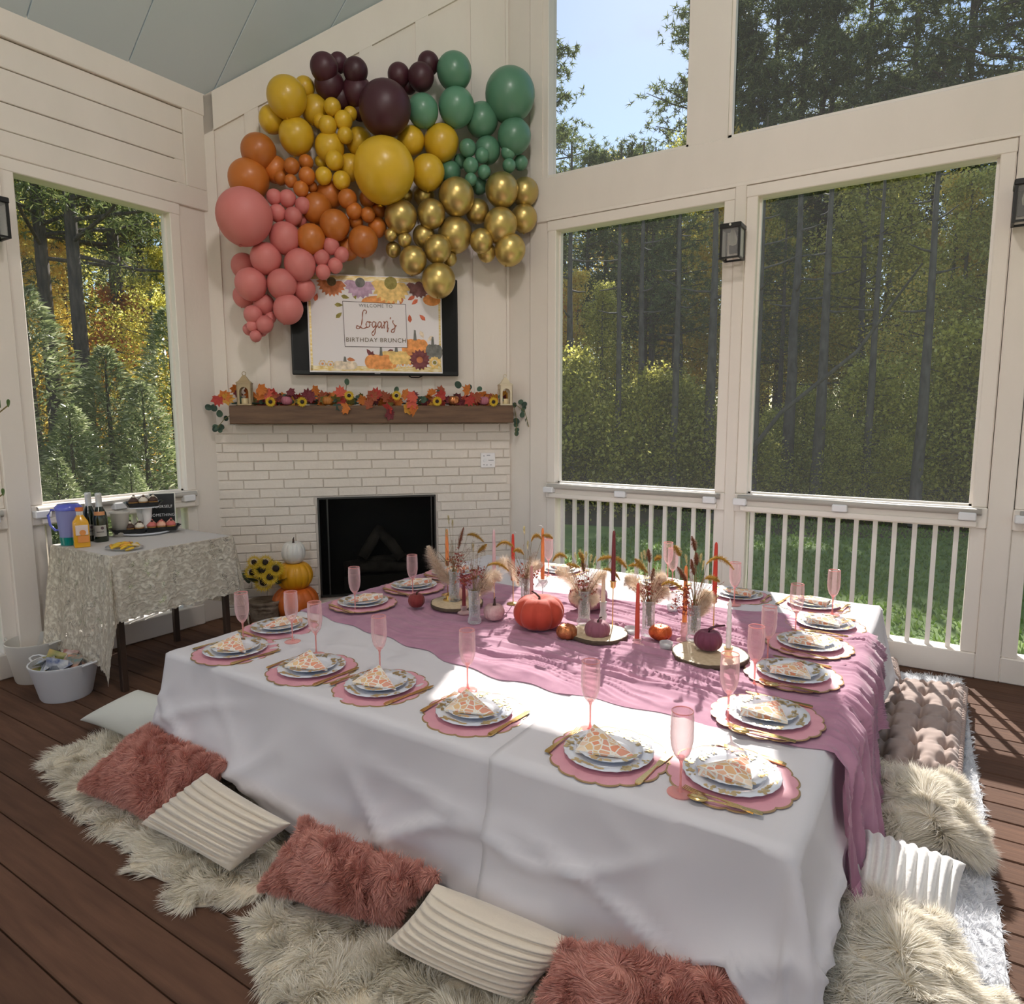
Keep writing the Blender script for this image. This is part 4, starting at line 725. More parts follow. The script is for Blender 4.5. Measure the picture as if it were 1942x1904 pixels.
for (px, py, r, lab) in ((866, 1147, .14, 'round wood slice under the vase nearest the fireplace'), (1135, 1205, .135, 'round wood slice under the middle vase'), (1345, 1245, .155, 'round wood slice under the plum purple pumpkin')):
    c = onz(px, py, TZ+.026); o = MB().lathe([(.001, .017), (r*.965, .017), (r*.965, .0), (.001, 0)], 40, fn=lambda a, q, z: 1+.02*math.sin(3*a+px)+.012*math.sin(8*a)).build('wood_slice', SLW, loc=c)
    MB().lathe([(r*.965, .0172), (r*.995, .0165), (r, .008), (r*.985, 0), (r*.96, 0)], 64, fn=lambda a, q, z: 1+.02*math.sin(3*a+px)+.012*math.sin(8*a)+.01*math.sin(23*a)).build('bark', SLB, o); tag(o, lab, 'wood slice', 'wood slices')
# candles -------------------------------------------------------------------
CW = {k: mat(k+'_candle_wax', c, .45, sss=.25) for k, c in dict(orange=(.85, .28, .08), rust=(.55, .07, .035), burgundy=(.17, .02, .025), cream=(.80, .70, .56), white=(.84, .82, .78), mauve=(.62, .33, .30), blush=(.72, .48, .50), red=(.62, .05, .03)).items()}
WICK = mat('white_wick', (.8, .78, .75), .7)
def candle(px, ytop, ybase, col, lab, r=.0105, wick=None, twist=False, base=None):
    """ybase: pixel of the foot of the candle; base: pixel where its holder stands on the table"""
    g = onz(*(base or (px, ybase)), TZ+.020); b = plane_pt(px, ybase, g); t_ = plane_pt(px, ytop, g); h = t_.z-b.z; g2 = Vector((b.x, b.y, b.z)); e = empty('taper_candle', g2, label=lab, cat='candle', group='taper candles')
    m = MB(); n = 26; prof = [(.001, 0)]+[(r*(.92 if j == 0 else 1)*(1-.35*(j/n)**2), h*.95*j/n) for j in range(n+1)]+[(r*.45, h*.985), (.001, h)]
    m.lathe(prof, 24 if twist else 16, fn=(lambda a, q, z: 1+.16*math.cos(2*a+z*230)) if twist else None); m.build('wax', CW[col], e, smooth=True)
    w = wick or [(0, .006)]; MB().tube([(0, 0, h-.003)]+[(x, 0, h+z) for x, z in w], .0011, 5).build('wick', WICK, e); return g, g2
def holder(g, top, kind, lab):
    h = max(top.z-g.z, .012); e = empty('candle_holder', (top.x, top.y, g.z), label=lab, cat='candle holder', group='candle holders')
    if kind == 'gold': 
        MB().lathe([(.001, .010), (.010, .009), (.034, .004), (.036, 0), (.001, 0)], 24).build('foot', GOLDT, e, smooth=True); MB().lathe([(.003, .008), (.0025, h-.035)], 10).build('stem', GOLDT, e, smooth=True)
        MB().lathe([(.003, h-.036), (.012, h-.028), (.013, h-.004), (.017, h), (.012, h+.002), (.011, h-.01), (.001, h-.012)], 18).build('cup', GOLDT, e, smooth=True)
    elif kind == 'tallglass':
        MB().lathe([(.001, .008), (.030, .004), (.033, 0), (.001, 0)], 24).build('foot', CLR2, e, smooth=True); MB().lathe([(.004, .006), (.003, h-.04), (.006, h-.03)], 10).build('stem', CLR2, e, smooth=True); MB().lathe([(.004, h-.03), (.022, h-.015), (.026, h), (.012, h-.004), (.001, h-.01)], 20).build('cup', CLR2, e, smooth=True)
    else:
        m_ = {'clear': CLR2, 'pink': PKG, 'amber': clear_mat('amber_glass', (.95, .85, .66), .6, .06, diff=(.75, .58, .36))}[kind]; k = h
        MB().lathe([(.001, 0), (.032, 0), (.034, .004), (.030, .009), (.018, .014), (.013, max(.02, k*.3)), (.020, max(.026, k*.5)), (.013, max(.03, k*.7)), (.017, k+.006), (.019, k+.010), (.012, k+.010), (.011, k), (.001, k)], 24, fn=lambda a, q, z: 1+.03*math.cos(16*a)).build('body', m_, e, smooth=True)
CS = [(848, 1003, 1062, 'orange', 'orange taper candle behind the plume nearest the fireplace', None, 'gold', (848, 1128)), (937, 1004, 1092, 'blush', 'tall blush pink taper candle above the pale pink pumpkin', None, 'gold', (939, 1150)),
 (973, 1012, 1090, 'red', 'red taper candle with bent wick beside the third vase', [(.001, .006), (.012, .011), (.02, .006)], 'gold', (975, 1145)), (1029, 1001, 1098, 'orange', 'tall orange taper candle with bent white wick', [(-.002, .008), (-.014, .012), (-.024, .010)], 'tallglass', (1030, 1148)),
 (1008, 1072, 1142, 'mauve', 'dusky pink candle just behind the large red pumpkin', None, 'clear', (1009, 1160)), (880, 1100, 1152, 'burgundy', 'short burgundy candle beside the vase in shade', None, 'pink', (881, 1163)),
 (1144, 1084, 1145, 'cream', 'cream ribbed candle in a clear holder behind the mauve pumpkin', None, 'clear', (1147, 1190)), (1163, 1006, 1102, 'burgundy', 'tall burgundy candle on a slim gold candlestick', None, 'gold', (1161, 1197)),
 (1208, 1105, 1214, 'rust', 'rust orange candle in a pink glass holder at front of runner', None, 'pink', (1208, 1226)), (1298, 1072, 1183, 'orange', 'orange candle behind the vase on the right wood slice', None, 'pink', (1297, 1216)),
 (1355, 1028, 1130, 'red', 'bright red taper on a slim gold candlestick at the right', None, 'gold', (1354, 1216)), (1381, 1138, 1232, 'white', 'white twisted candle in an amber glass holder', None, 'amber', (1380, 1256))]
for (px, yt, yb, col, lab, wk, hk, base) in CS:
    g, b = candle(px, yt, yb, col, lab, wick=wk, twist=col in ('white',), base=base)
    holder(g, b, hk, {'gold': 'slim gold candlestick', 'clear': 'clear glass holder', 'tallglass': 'tall stemmed glass holder', 'pink': 'low pink glass holder', 'amber': 'amber glass holder'}[hk]+' carrying the '+lab.split(' candle')[0].split(' taper')[0]+' candle'+(' by the fireplace end' if px == 848 else ' beside the shaded vase' if px == 880 else ' near the right slice' if px == 1298 else ''))
for px, py, lab, dark in ((1263, 1232, 'small clear tealight glass in front of the orange glitter pumpkin', 0), (1196, 1203, 'small clear tealight glass beside the rust orange candle', 0), (985, 1172, 'clear ribbed votive glass behind the large red pumpkin', 0), (1275, 1160, 'small clear glass behind the fifth vase', 0)):
    q = tb(px, py); e = empty('tealight_glass', q, label=lab, cat='tealight', group='tealight glasses'); MB().lathe([(.001, 0), (.020, 0), (.026, .006), (.029, .034), (.0275, .034), (.024, .009), (.001, .007)], 22).build('glass', CLR2, e, smooth=True); MB().lathe([(.001, .008), (.019, .008), (.019, .02), (.001, .02)], 18).build('tealight', CW['white'], e)
MB_ = MB().lathe([(.001, 0), (.03, 0), (.03, .006), (.012, .012), (.02, .03), (.004, .042), (.001, .044)], 8).build('gold_ornament', GOLDT, loc=tb(851, 1146, .023)); tag(MB_, 'faceted gold geometric ornament on the left wood slice', 'ornament')
# ================================================================ FIREPLACE WALL DECOR
R45 = (0, 0, PI/4)
# television
tv = empty('television', P(.125, 5.62, 1.925), PI/4, 'wide black flat screen television mounted above the mantel behind the sign', 'television')
TVB = mat('tv_bezel', (.008, .008, .009), .3, spec=.3); TVS = mat('tv_screen', (.008, .008, .009), .35, spec=.2)
MB().bbox(-.652, .652, 0, .035, 0, .765, .006).build('housing', TVB, tv); MB().box(-.638, .638, -.002, .001, .035, .752).build('screen', TVS, tv)
MB().box(-.022, .022, -.003, .0, .012, .018).build('badge', CLIP, tv); MB().box(-.2, .2, .035, .075, .2, .5).build('wall_bracket', BLK, tv); MB().tube([(.25, .03, .0), (.27, .03, -.012), (.33, .03, -.012), (.36, .03, .002)], .005, 6).build('cable', BLK, tv)
# sign
sg = empty('welcome_sign', P(.125, 5.592, 1.944), PI/4, 'white welcome sign with printed autumn flowers fixed across the television', 'sign'); SW, SH = .518, .745
CARD = mat('white_card', (.80, .76, .78), .6); MB().box(-SW, SW, -.004, .004, 0, SH).build('card', CARD, sg)
GLD = mat('brushed_gold_print', (.62, .42, .10), .4, .5, col2=(.80, .70, .50), nscale=9, stretch=(2, 1, 7))
def flat(name, poly, m, k=0, par=sg): # printed flat shape
    return MB().add([(x, -.0045-.0003*k, z) for x, z in poly], [tuple(reversed(range(len(poly))))]).build(name, m, par)
for a in ((-SW+.006, SW-.006, .012, .05), (-SW+.006, SW-.006, SH-.040, SH-.008), (-SW+.010, -SW+.026, .012, SH-.01), (SW-.026, SW-.010, .012, SH-.01)): flat('gold_border', [(a[0], a[2]), (a[1], a[2]), (a[1], a[3]), (a[0], a[3])], GLD, .5)
def petal_poly(cx, cz, a, r0, r1, w): 
    c, s = math.cos(a), math.sin(a); pts = [(r0, 0), (r0+(r1-r0)*.35, w*.8), (r0+(r1-r0)*.7, w), (r1, 0), (r0+(r1-r0)*.7, -w), (r0+(r1-r0)*.35, -w*.8)]
    return [(cx+x*c-y*s, cz+x*s+y*c) for x, y in pts]
def circ(cx, cz, r, rz=None, n=18, a0=0, a1=2*PI): return [(cx+r*math.cos(a0+(a1-a0)*i/n), cz+(rz or r)*math.sin(a0+(a1-a0)*i/n)) for i in range(n)]
IK = {k: mat('print_'+k, c, .6, col2=tuple(min(1, v*1.5+.03) for v in c), nscale=28) for k, c in dict(rust=(.42, .13, .04), lilac=(.38, .25, .36), straw=(.66, .44, .15), plum=(.16, .06, .06), orange=(.62, .24, .06), olive=(.22, .18, .03), red=(.50, .10, .04), umber=(.10, .07, .03), maroon=(.13, .02, .025), gold=(.60, .38, .05), cream=(.62, .52, .40), grey=(.12, .12, .11)).items()}
def pflower(name, cx, cz, r, col, core, n, a0, a1, k=2, w=.017):
    for rr, off in ((r, 0), (r*.82, .5)):
        for i in range(n): flat(name+'_petal', petal_poly(cx, cz, a0+(a1-a0)*(i+off)/n, .02, rr, w), IK[col], k+(off*2)+i*.02)
    flat(name+'_center', circ(cx, cz, r*.30), IK[core], k+3)
top = SH-.05
pflower('printed_rust_daisy', -.33, top-.005, .115, 'rust', 'umber', 11, PI, 2*PI); pflower('printed_lilac_daisy', -.115, top-.005, .125, 'lilac', 'grey', 9, PI*1.02, 1.98*PI, w=.024)
pflower('printed_straw_sunflower', .12, top, .165, 'straw', 'olive', 12, PI*1.02, 1.98*PI, w=.024); pflower('printed_plum_daisy', .34, top-.01, .10, 'plum', 'plum', 9, PI, 2*PI, w=.02)
flat('printed_orange_bloom', circ(.02, top-.15, .13, .05), IK['orange'], 1.5); flat('printed_orange_bloom', circ(.44, top-.12, .07, .045), IK['orange'], 1.5)
for (x, z, a, c) in ((-.20, .57, 2.9, 'olive'), (-.25, .515, 3.1, 'olive'), (-.26, .46, 3.9, 'olive'), (-.15, .56, 1.9, 'olive'), (-.44, .60, 4.4, 'red'), (.25, .57, .5, 'red'), (.28, .535, .7, 'red'), (.26, .46, 4.8, 'red'), (.34, .46, 5.5, 'red'), (.19, .53, 1.3, 'rust'),
                    (-.08, .185, 5.3, 'maroon'), (-.03, .17, 4.3, 'maroon'), (-.07, .125, .2, 'maroon'), (.07, .15, .5, 'maroon'), (-.17, .095, 3.0, 'rust'), (.37, .275, 2.0, 'cream'), (.40, .25, .8, 'cream')): flat('printed_leaf', petal_poly(x, z, a, 0, .065, .016), IK[c], 1.2)
def ppump(cx, cz, rx, rz, col, stem='grey'):
    for i, f in enumerate((-.62, .62, -.32, .32, 0)): flat('printed_pumpkin_lobe', circ(cx+rx*f, cz, rx*.44, rz*(1-.12*abs(f))), IK[col], 2+i*.15)
    flat('printed_pumpkin_stem', [(cx-.012, cz+rz*.8), (cx+.014, cz+rz*.8), (cx+.008, cz+rz*1.9), (cx-.006, cz+rz*1.95)], IK[stem], 3.5)
ppump(.30, .20, .10, .072, 'orange'); ppump(.44, .17, .075, .062, 'grey'); ppump(.15, .12, .13, .055, 'straw'); ppump(.03, .085, .12, .06, 'orange'); ppump(-.25, .055, .09, .035, 'cream')
pflower('printed_maroon_daisy', .335, .105, .085, 'maroon', 'rust', 16, 0, 2*PI, 4, .013); pflower('printed_gold_daisy', .455, .085, .05, 'straw', 'olive', 12, 0, 2*PI, 4, .012)
for x, z in ((-.42, .065), (-.36, .06), (.20, .065), (.26, .07), (.14, .05)): pflower('printed_small_bloom', x, z, .03, 'straw', 'orange', 6, 0, PI*2, 4, .009)
DKL = mat('dark_print_line', (.10, .06, .07), .6); flat('name_panel', [(-.245, .20), (.238, .20), (.232, .535), (-.252, .545)], CARD, 6)
bd = MB()
for a, b in (((-.245, .20), (.238, .20)), ((.238, .20), (.232, .535)), ((.232, .535), (-.252, .545)), ((-.252, .545), (-.245, .20))): bd.tube([(a[0], -.0068, a[1]), (b[0], -.0068, b[1])], .0018, 4)
bd.build('panel_outline', DKL, sg)
def lettering(txt, cx, cz, size, m, par, y, name='lettering', sx=1.0, space=1.1):
    c = bpy.data.curves.new('t', 'FONT'); c.body = txt; c.size = size; c.align_x = 'CENTER'; c.extrude = .0004; c.space_character = space; o = bpy.data.objects.new('t', c); COL.objects.link(o); bpy.context.view_layer.update()
    me = bpy.data.meshes.new_from_object(o.evaluated_get(bpy.context.evaluated_depsgraph_get())); COL.objects.unlink(o); bpy.data.objects.remove(o); me.materials.clear(); me.materials.append(m)
    q = bpy.data.objects.new(name, me); link(q, par); q.location = (cx, y, cz); q.rotation_euler = (PI/2, 0, 0); q.scale = (sx, 1, 1); return q
lettering('WELCOME TO', 0, .505, .036, IK['grey'], sg, -.0085, space=1.15); lettering('BIRTHDAY BRUNCH', -.003, .238, .047, IK['umber'], sg, -.0085, space=1.12)
SCR = mat('copper_script_ink', (.36, .13, .08), .5)
strokes = [[(.085, .16), (.095, .195), (.07, .208), (.05, .18), (.042, .10), (.028, .03), (.0, -.008), (-.028, .0), (-.022, .022), (.01, .015), (.05, -.006), (.095, .01)],
           [(.115, .075), (.095, .07), (.085, .04), (.095, .01), (.12, .015), (.13, .05), (.115, .075), (.135, .07), (.15, .065)], [(.195, .07), (.17, .075), (.155, .04), (.17, .008), (.195, .04), (.20, .07), (.195, .0), (.185, -.06), (.165, -.085), (.15, -.06), (.18, -.02), (.215, .03)],
           [(.262, .07), (.238, .075), (.222, .04), (.235, .008), (.258, .035), (.265, .07), (.262, .02), (.272, .005), (.29, .04)], [(.292, .085), (.30, .06), (.295, .0), (.30, .05), (.325, .085), (.338, .06), (.333, .0), (.335, -.04), (.35, .01)],
           [(.375, .135), (.37, .11)], [(.405, .10), (.40, .07), (.425, .03), (.415, -.03), (.39, -.045), (.38, -.02), (.41, .0), (.44, .04)]]
mm = MB()
for s_ in strokes:
    P_ = [Vector((-.135+x*.66, -.0072, .345+z*.66)) for x, z in s_]; out = []
    for i in range(len(P_)-1):
        p0, p1, p2, p3 = P_[max(i-1, 0)], P_[i], P_[i+1], P_[min(i+2, len(P_)-1)]
        for k in range(5): t = k/5; out.append(.5*((2*p1)+(p2-p0)*t+(2*p0-5*p1+4*p2-p3)*t*t+(3*p1-p0-3*p2+p3)*t**3))
    out.append(P_[-1]); mm.tube(out, [.0022+.0024*abs(math.sin(i*.5)) for i in range(len(out))], 5)
mm.build('script_lettering', SCR, sg)
# balloons (positions read on the wall, each a real ellipsoid with a knot) --------------------------------
BM = {'yellow': mat('yellow_latex', (.66, .41, .022), .38, coat=.2, rnd=.10), 'maroon': mat('maroon_latex', (.055, .012, .020), .45, rnd=.2), 'green': mat('dusty_green_latex', (.10, .25, .155), .4, coat=.2, rnd=.12), 'orange': mat('burnt_orange_latex', (.52, .155, .022), .42, coat=.15, rnd=.14), 'pink': mat('salmon_pink_latex', (.60, .185, .175), .5, rnd=.08), 'gold': mat('chrome_gold_latex', (.56, .42, .15), .34, .8, rnd=.12)}
BN = {'yellow': 'matte yellow', 'maroon': 'dark maroon', 'green': 'dusty green', 'orange': 'burnt orange', 'pink': 'salmon pink', 'gold': 'metallic gold'}
BL = {
 'yellow': [(468, 355, 108, 0), (565, 300, 55, 2), (390, 475, 73, 2), (520, 565, 95, 1), (625, 425, 78, 2), (715, 408, 47, 0), (812, 445, 38, 1), (775, 480, 50, 0), (690, 508, 50, 0), (650, 485, 40, 1), (785, 560, 43, 0), (700, 625, 80, 1), (727, 697, 51, 0), (668, 780, 46, 0), (765, 805, 49, 0), (860, 595, 73, 2), (995, 748, 168, -1), (1140, 590, 76, 1), (1305, 602, 97, 1), (1232, 762, 93, 0), (810, 735, 70, 2), (655, 705, 35, 2)],
 'maroon': [(670, 195, 76, 0), (748, 168, 52, 2), (840, 212, 68, 0), (700, 290, 82, 1), (850, 325, 82, 1), (1000, 415, 143, -1), (1075, 235, 62, 1), (1195, 245, 72, 0), (1235, 172, 60, 1), (760, 360, 70, 2), (870, 420, 60, 2), (1130, 290, 45, 2)],
 'green': [(1375, 215, 97, 0), (1205, 428, 86, 0), (1387, 408, 100, 0), (1677, 342, 138, 0), (1525, 478, 90, 1), (1700, 567, 93, 0), (1447, 630, 47, 0), (1555, 642, 72, 1), (1526, 670, 40, 0), (1668, 652, 40, 0), (1465, 725, 43, 0), (1537, 760, 37, 0), (1672, 725, 37, 0), (1735, 710, 40, 1), (1410, 700, 38, 2), (1465, 800, 34, 0), (1352, 762, 60, 2), (1512, 835, 45, 2)],
 'orange': [(315, 650, 95, 1), (262, 802, 110, 1), (405, 745, 70, 2), (495, 728, 43, 0), (572, 707, 40, 1), (577, 780, 45, 0), (437, 790, 38, 1), (490, 808, 35, 0), (545, 852, 42, 0), (605, 840, 30, 1), (700, 885, 75, 2), (630, 957, 82, 1), (728, 1047, 82, 0), (600, 1122, 80, 0), (797, 905, 52, 0), (905, 905, 44, 1), (833, 970, 44, 0), (908, 990, 40, 0), (968, 968, 42, 2), (842, 1030, 40, 1), (958, 1060, 52, 1), (882, 1135, 81, 0), (800, 1175, 62, 2)],
 'pink': [(238, 1000, 150, -1), (400, 895, 42, 0), (472, 903, 46, 0), (555, 940, 43, 0), (417, 982, 46, 0), (503, 1000, 49, 0), (542, 1027, 35, 1), (458, 1116, 84, 0), (355, 1227, 84, 0), (540, 1262, 86, 0), (235, 1268, 68, 2), (274, 1366, 86, 0), (442, 1366, 81, 0), (562, 1395, 62, 1), (476, 1502, 80, 0), (345, 1478, 57, 1), (237, 1432, 60, 2), (285, 1532, 50, 0), (347, 1585, 48, 0), (283, 1592, 32, 0), (378, 1548, 33, 1), (262, 1612, 32, 1), (300, 1648, 32, 0), (335, 1622, 28, 1), (708, 1160, 45, 0), (657, 1224, 44, 0), (765, 1207, 41, 0), (730, 1266, 41, 0), (664, 1300, 41, 0)],
 'gold': [(1085, 1002, 90, 0), (1250, 986, 78, 0), (1387, 892, 99, 0), (1632, 856, 92, 0), (1758, 868, 76, 1), (1500, 972, 65, 1), (1625, 1047, 93, 0), (1752, 1010, 74, 1), (1380, 1098, 95, 1), (1210, 1108, 62, 1), (1285, 1176, 76, 0), (1032, 1100, 34, 0), (1107, 1127, 38, 0), (1045, 1180, 42, 1), (1152, 1237, 76, 0), (1290, 1347, 93, 0), (1522, 1132, 65, 0), (1550, 1195, 52, 1), (1677, 1180, 86, 0), (1352, 1232, 38, 1), (1212, 890, 58, 2), (1105, 885, 45, 2)]}
bm_ = MB(); prof = []
for j in range(19):
    t = j/18; prof.append((max(.001, math.sin(PI*t)*(1-.10*(1-t)**2)), -math.cos(PI*t)*(1.10 if t < .5 else 1.02)))
bm_.lathe(prof, 32); bal = {}
for col in BL:
    L_ = []
    for (zx, zy, zr, lay) in BL[col]:
        px, py = 380+zx/2.856, 60+zy/2.856; d = 5.72-{-1: .40, 0: .29, 1: .22, 2: .17}[lay]; q = ond(px, py, d); w = P(*q); dist = Vector((w.x, w.y, w.z-EYE)).dot(cf); r = zr/2.856/FPX*dist
        L_.append([zx, zy, r, w])
    for e in L_: e.append('huge' if e[2] > .19 else 'large' if e[2] > .115 else 'medium' if e[2] > .075 else 'small')
    for E_ in L_:
        zx, zy, r, w, sz = E_; same = sorted([e for e in L_ if e[4] == sz], key=lambda e: e[0]); k = [id(e) for e in same].index(id(E_)); n = len(same)
        if n == 1: lab = '%s %s balloon, the only %s one of its colour' % (sz, BN[col], sz)
        else: lab = '%s %s balloon, %s from the left of the %d %s %s ones' % (sz, BN[col], ORD[k], n, sz, BN[col].split()[-1])
        if col not in bal:
            o = bm_.build('balloon', BM[col], smooth=True); kn = MB().lathe([(.03, -.045), (.075, -.09), (.055, -.10), (.001, -.06)], 10).build('knot', BM[col], o, loc=(0, 0, -1.06)); bal[col] = o
        else: o = copy_tree(bal[col])
        o.location = w; o.scale = (r, r, r*.97); ax = Vector((random.uniform(-.5, .5), random.uniform(-.5, .5), random.uniform(-.4, .4))); o.rotation_euler = (ax.x*.35-.15, ax.y*.35, ax.z)
        tag(o, lab, 'balloon', 'balloons of the arch above the mantel')
# lanterns on the mantel ----------------------------------------------------
TAN = mat('tan_lantern_wood', (.40, .30, .17), .5); CRM = mat('cream_lantern_wood', (.66, .56, .40), .5); LCN = mat('cream_pillar_candle', (.75, .62, .36), .5, sss=.2); MZ = 1.6855
def lantern(u, m, lab, rz=0):
    e = empty('mantel_lantern', P(u, 5.565, MZ), PI/4+rz, lab, 'lantern'); w, h = .052, .165
    MB().bbox(-w, w, -w, w, 0, .012, .003).build('base', m, e)
    for a in range(4):
        pts = [(-w, .012), (-w*.62, .012), (-w*.62, .10)]+[(-w*.62*math.cos(t), .10+.038*math.sin(t)) for t in (.3, .6, .9, 1.2, 1.57, 1.94, 2.24, 2.54, 2.84)]+[(w*.62, .10), (w*.62, .012), (w, .012), (w, h), (-w, h)]
        T_ = Matrix.Rotation(a*PI/2, 4, 'Z') @ Matrix.Translation((0, -w+.006, 0)) @ Matrix.Rotation(PI/2, 4, 'X'); n = len(pts)
        MB().prism(pts, 0, .006, T_).build('side_frame', m, e)
    MB().lathe([(.078, h), (.078, h+.006), (.05, h+.022), (.030, h+.045), (.014, h+.062), (.001, h+.064)], 4, Matrix.Rotation(PI/4, 4, 'Z')).build('roof', m, e)
    MB().tube([(.014*math.cos(t), 0, h+.076+.014*math.sin(t)) for t in np.linspace(0, 2*PI, 14)], .0028, 6).build('ring', m, e); MB().lathe([(.001, .012), (.028, .012), (.028, .055), (.001, .053)], 20).build('pillar_candle', LCN, e, smooth=True, angle=40)
lantern(-.875, TAN, 'tan wooden lantern with arched openings at the left end of the mantel'); lantern(1.155, CRM, 'cream wooden lantern with arched openings at the right end of the mantel')
# garland ---------------------------------------------------------------------
gl = empty('autumn_garland', (0, 0, 0), PI/4, 'autumn garland of maple leaves, eucalyptus and sunflowers lying along the wooden mantel', 'garland')
GL = {k: mat('garland_'+k, c, .65, transl=.15) for k, c in dict(orange=(.60, .18, .03), red=(.42, .04, .03), maroon=(.16, .02, .03), rust=(.36, .09, .04), gold=(.60, .30, .04), olive=(.16, .14, .03), euca=(.06, .115, .075), eucad=(.035, .07, .05), coral=(.60, .10, .06)).items()}
rg = random.Random(3)
def maple(r):
    pts = []
    for i, (a, k) in enumerate([(-90, .45), (-60, .62), (-35, .80), (-25, .62), (-5, .72), (12, 1.0), (28, .70), (45, .74), (58, 1.02), (74, .72), (90, 1.15)]): pts.append((math.radians(a), k))
    full = pts+[(PI-a, k) for a, k in reversed(pts[:-1])]; v = [(r*k*math.cos(a), r*k*math.sin(a), .12*r*math.cos(a)**2+.05*r*(i % 2)) for i, (a, k) in enumerate(full)]; return [(0, 0, 0)]+v, [(0, i+1, (i+1) % len(v)+1) for i in range(len(v))]
def oval(r): v = [(r*.85*math.cos(a), r+r*math.sin(a), .15*r*math.cos(a)**2) for a in np.linspace(0, 2*PI, 14)[:-1]]; return [(0, r, -.05*r)]+v, [(0, i+1, (i+1) % len(v)+1) for i in range(len(v))]
def leaf(fn, u, d, z, r, m, tilt=None, name='leaf'):
    v, f = fn(r); q = Matrix.Translation((u, d, z)) @ Matrix.Rotation(rg.uniform(-.6, .6), 4, 'Z') @ Matrix.Rotation(PI/2+(tilt if tilt is not None else rg.uniform(-.7, .7)), 4, 'X') @ Matrix.Rotation(rg.uniform(-PI, PI) if fn is maple else rg.uniform(-1.3, 1.3), 4, 'Z')
    MB().add(v, f, q).build(name, m, gl)
seq = ['orange', 'red', 'maroon', 'rust', 'gold', 'orange', 'olive', 'coral', 'rust', 'maroon']
PX2U = lambda px, py, d=5.56: ond(px, py, d)
for i in range(150):
    u = rg.uniform(-1.0, 1.16); d = rg.uniform(5.515, 5.66); d = max(d, 5.635) if (abs(u+.875) < .11 or abs(u-1.155) < .11) else d; z = MZ+.015+abs(rg.gauss(0, .042)); leaf(maple, u, d, z, rg.uniform(.034, .058), GL[rg.choice(seq)], name='maple_leaf')
for i in range(52):
    u = rg.uniform(-1.0, 1.16); leaf(oval, u, rg.uniform(5.52, 5.66), MZ+rg.uniform(0, .06), rg.uniform(.014, .026), GL[rg.choice(['euca', 'eucad', 'euca'])], name='eucalyptus_leaf')
for px, py, c in [(425, 752, 'orange'), (430, 756, 'gold'), (413, 757, 'red'), (495, 738, 'orange'), (506, 748, 'coral'), (512, 752, 'rust'), (590, 752, 'maroon'), (583, 750, 'maroon'), (656, 774, 'orange'), (646, 745, 'coral'), (705, 752, 'rust'), (700, 768, 'rust'), (712, 748, 'red'), (738, 785, 'maroon'), (736, 774, 'red'), (772, 775, 'gold'), (783, 752, 'coral'), (785, 776, 'orange'), (780, 765, 'coral'), (838, 750, 'red'), (886, 740, 'orange'), (890, 758, 'red'), (903, 752, 'rust'), (517, 748, 'red')]:
    q = PX2U(px, py, 5.492); leaf(maple, q.x, q.y, q.z, .056, GL[c], rg.uniform(-.25, .25), name='maple_leaf')
for px, py, r in [(658, 724, .026), (748, 737, .026), (873, 728, .032), (833, 743, .020), (905, 735, .024), (893, 733, .02), (800, 757, .03), (645, 772, .03), (636, 772, .026), (410, 772, .030), (422, 780, .032), (402, 768, .028), (430, 793, .022), (415, 806, .026), (404, 812, .026), (424, 808, .024), (440, 798, .02), (416, 816, .02),
                  (983, 760, .024), (990, 765, .026), (1003, 778, .032), (996, 790, .034), (985, 795, .03), (1008, 790, .03), (1003, 804, .032), (977, 805, .024), (976, 812, .022), (978, 822, .022), (992, 778, .02), (998, 770, .018), (988, 786, .026), (975, 768, .022)]:
    q = PX2U(px, py, 5.50 if 440 < px < 975 else 5.60); leaf(oval, q.x, q.y, q.z-r, r, GL[rg.choice(['euca', 'eucad'])], rg.uniform(-.3, .3), name='eucalyptus_leaf')
for pts in ([(441, 785), (425, 795), (412, 812)], [(975, 765), (995, 780), (1003, 810)], [(975, 770), (980, 800), (978, 826)], [(893, 745), (884, 738), (873, 730)], [(655, 745), (657, 732), (658, 720)]):
    MB().tube([tuple(PX2U(a, b, 5.55)) for a, b in pts], .0028, 5).build('sprig_stem', GL['olive'], gl)
MB().tube([(-.98+i*.078, 5.59+.01*math.sin(i), MZ+.018) for i in range(28)], .007, 6).build('garland_vine', GL['eucad'], gl)
SUNP = mat('sunflower_petal', (.72, .50, .03), .6, transl=.2); SUNC = mat('sunflower_center', (.025, .014, .01), .9, bump=(120, .8, .003))
def sunflower(par, T_, r=.042, n=15):
    for k in range(2):
        m = MB()
        for i in range(n):
            a = 2*PI*(i+k*.5)/n; c, s_ = math.cos(a), math.sin(a); w = r*(.095 if r < .05 else .058); q = [(r*.3, 0, 0), (r*.65, w, .006-k*.003), (r*(1.02-.1*k), 0, .003+.004*(i % 2)), (r*.65, -w, .006-k*.003)]; m.add([(x*c-y*s_, x*s_+y*c, z) for x, y, z in q], [(0, 3, 2, 1)])
        m.build('petals', SUNP, par).matrix_local = T_
    MB().sphere(r*.33, (0, 0, .004), (1, 1, .45), 16, 8).build('flower_center', SUNC, par, smooth=True).matrix_local = T_
for px, py in ((513, 762), (573, 762), (662, 750), (752, 750), (829, 761), (936, 762)):
    q = PX2U(px, py, 5.475); sunflower(gl, Matrix.Translation(q) @ Matrix.Rotation(PI/2+.1, 4, 'X') @ Matrix.Rotation(rg.random()*3, 4, 'Z'))
PKP = mat('orchid_pink_pumpkin_skin', (.42, .14, .19), .5, bump=(90, .4, .002)); COPP = mat('copper_pumpkin_skin', (.55, .22, .09), .3, .85); ORP = mat('orange_pumpkin_skin', (.42, .16, .03), .5)
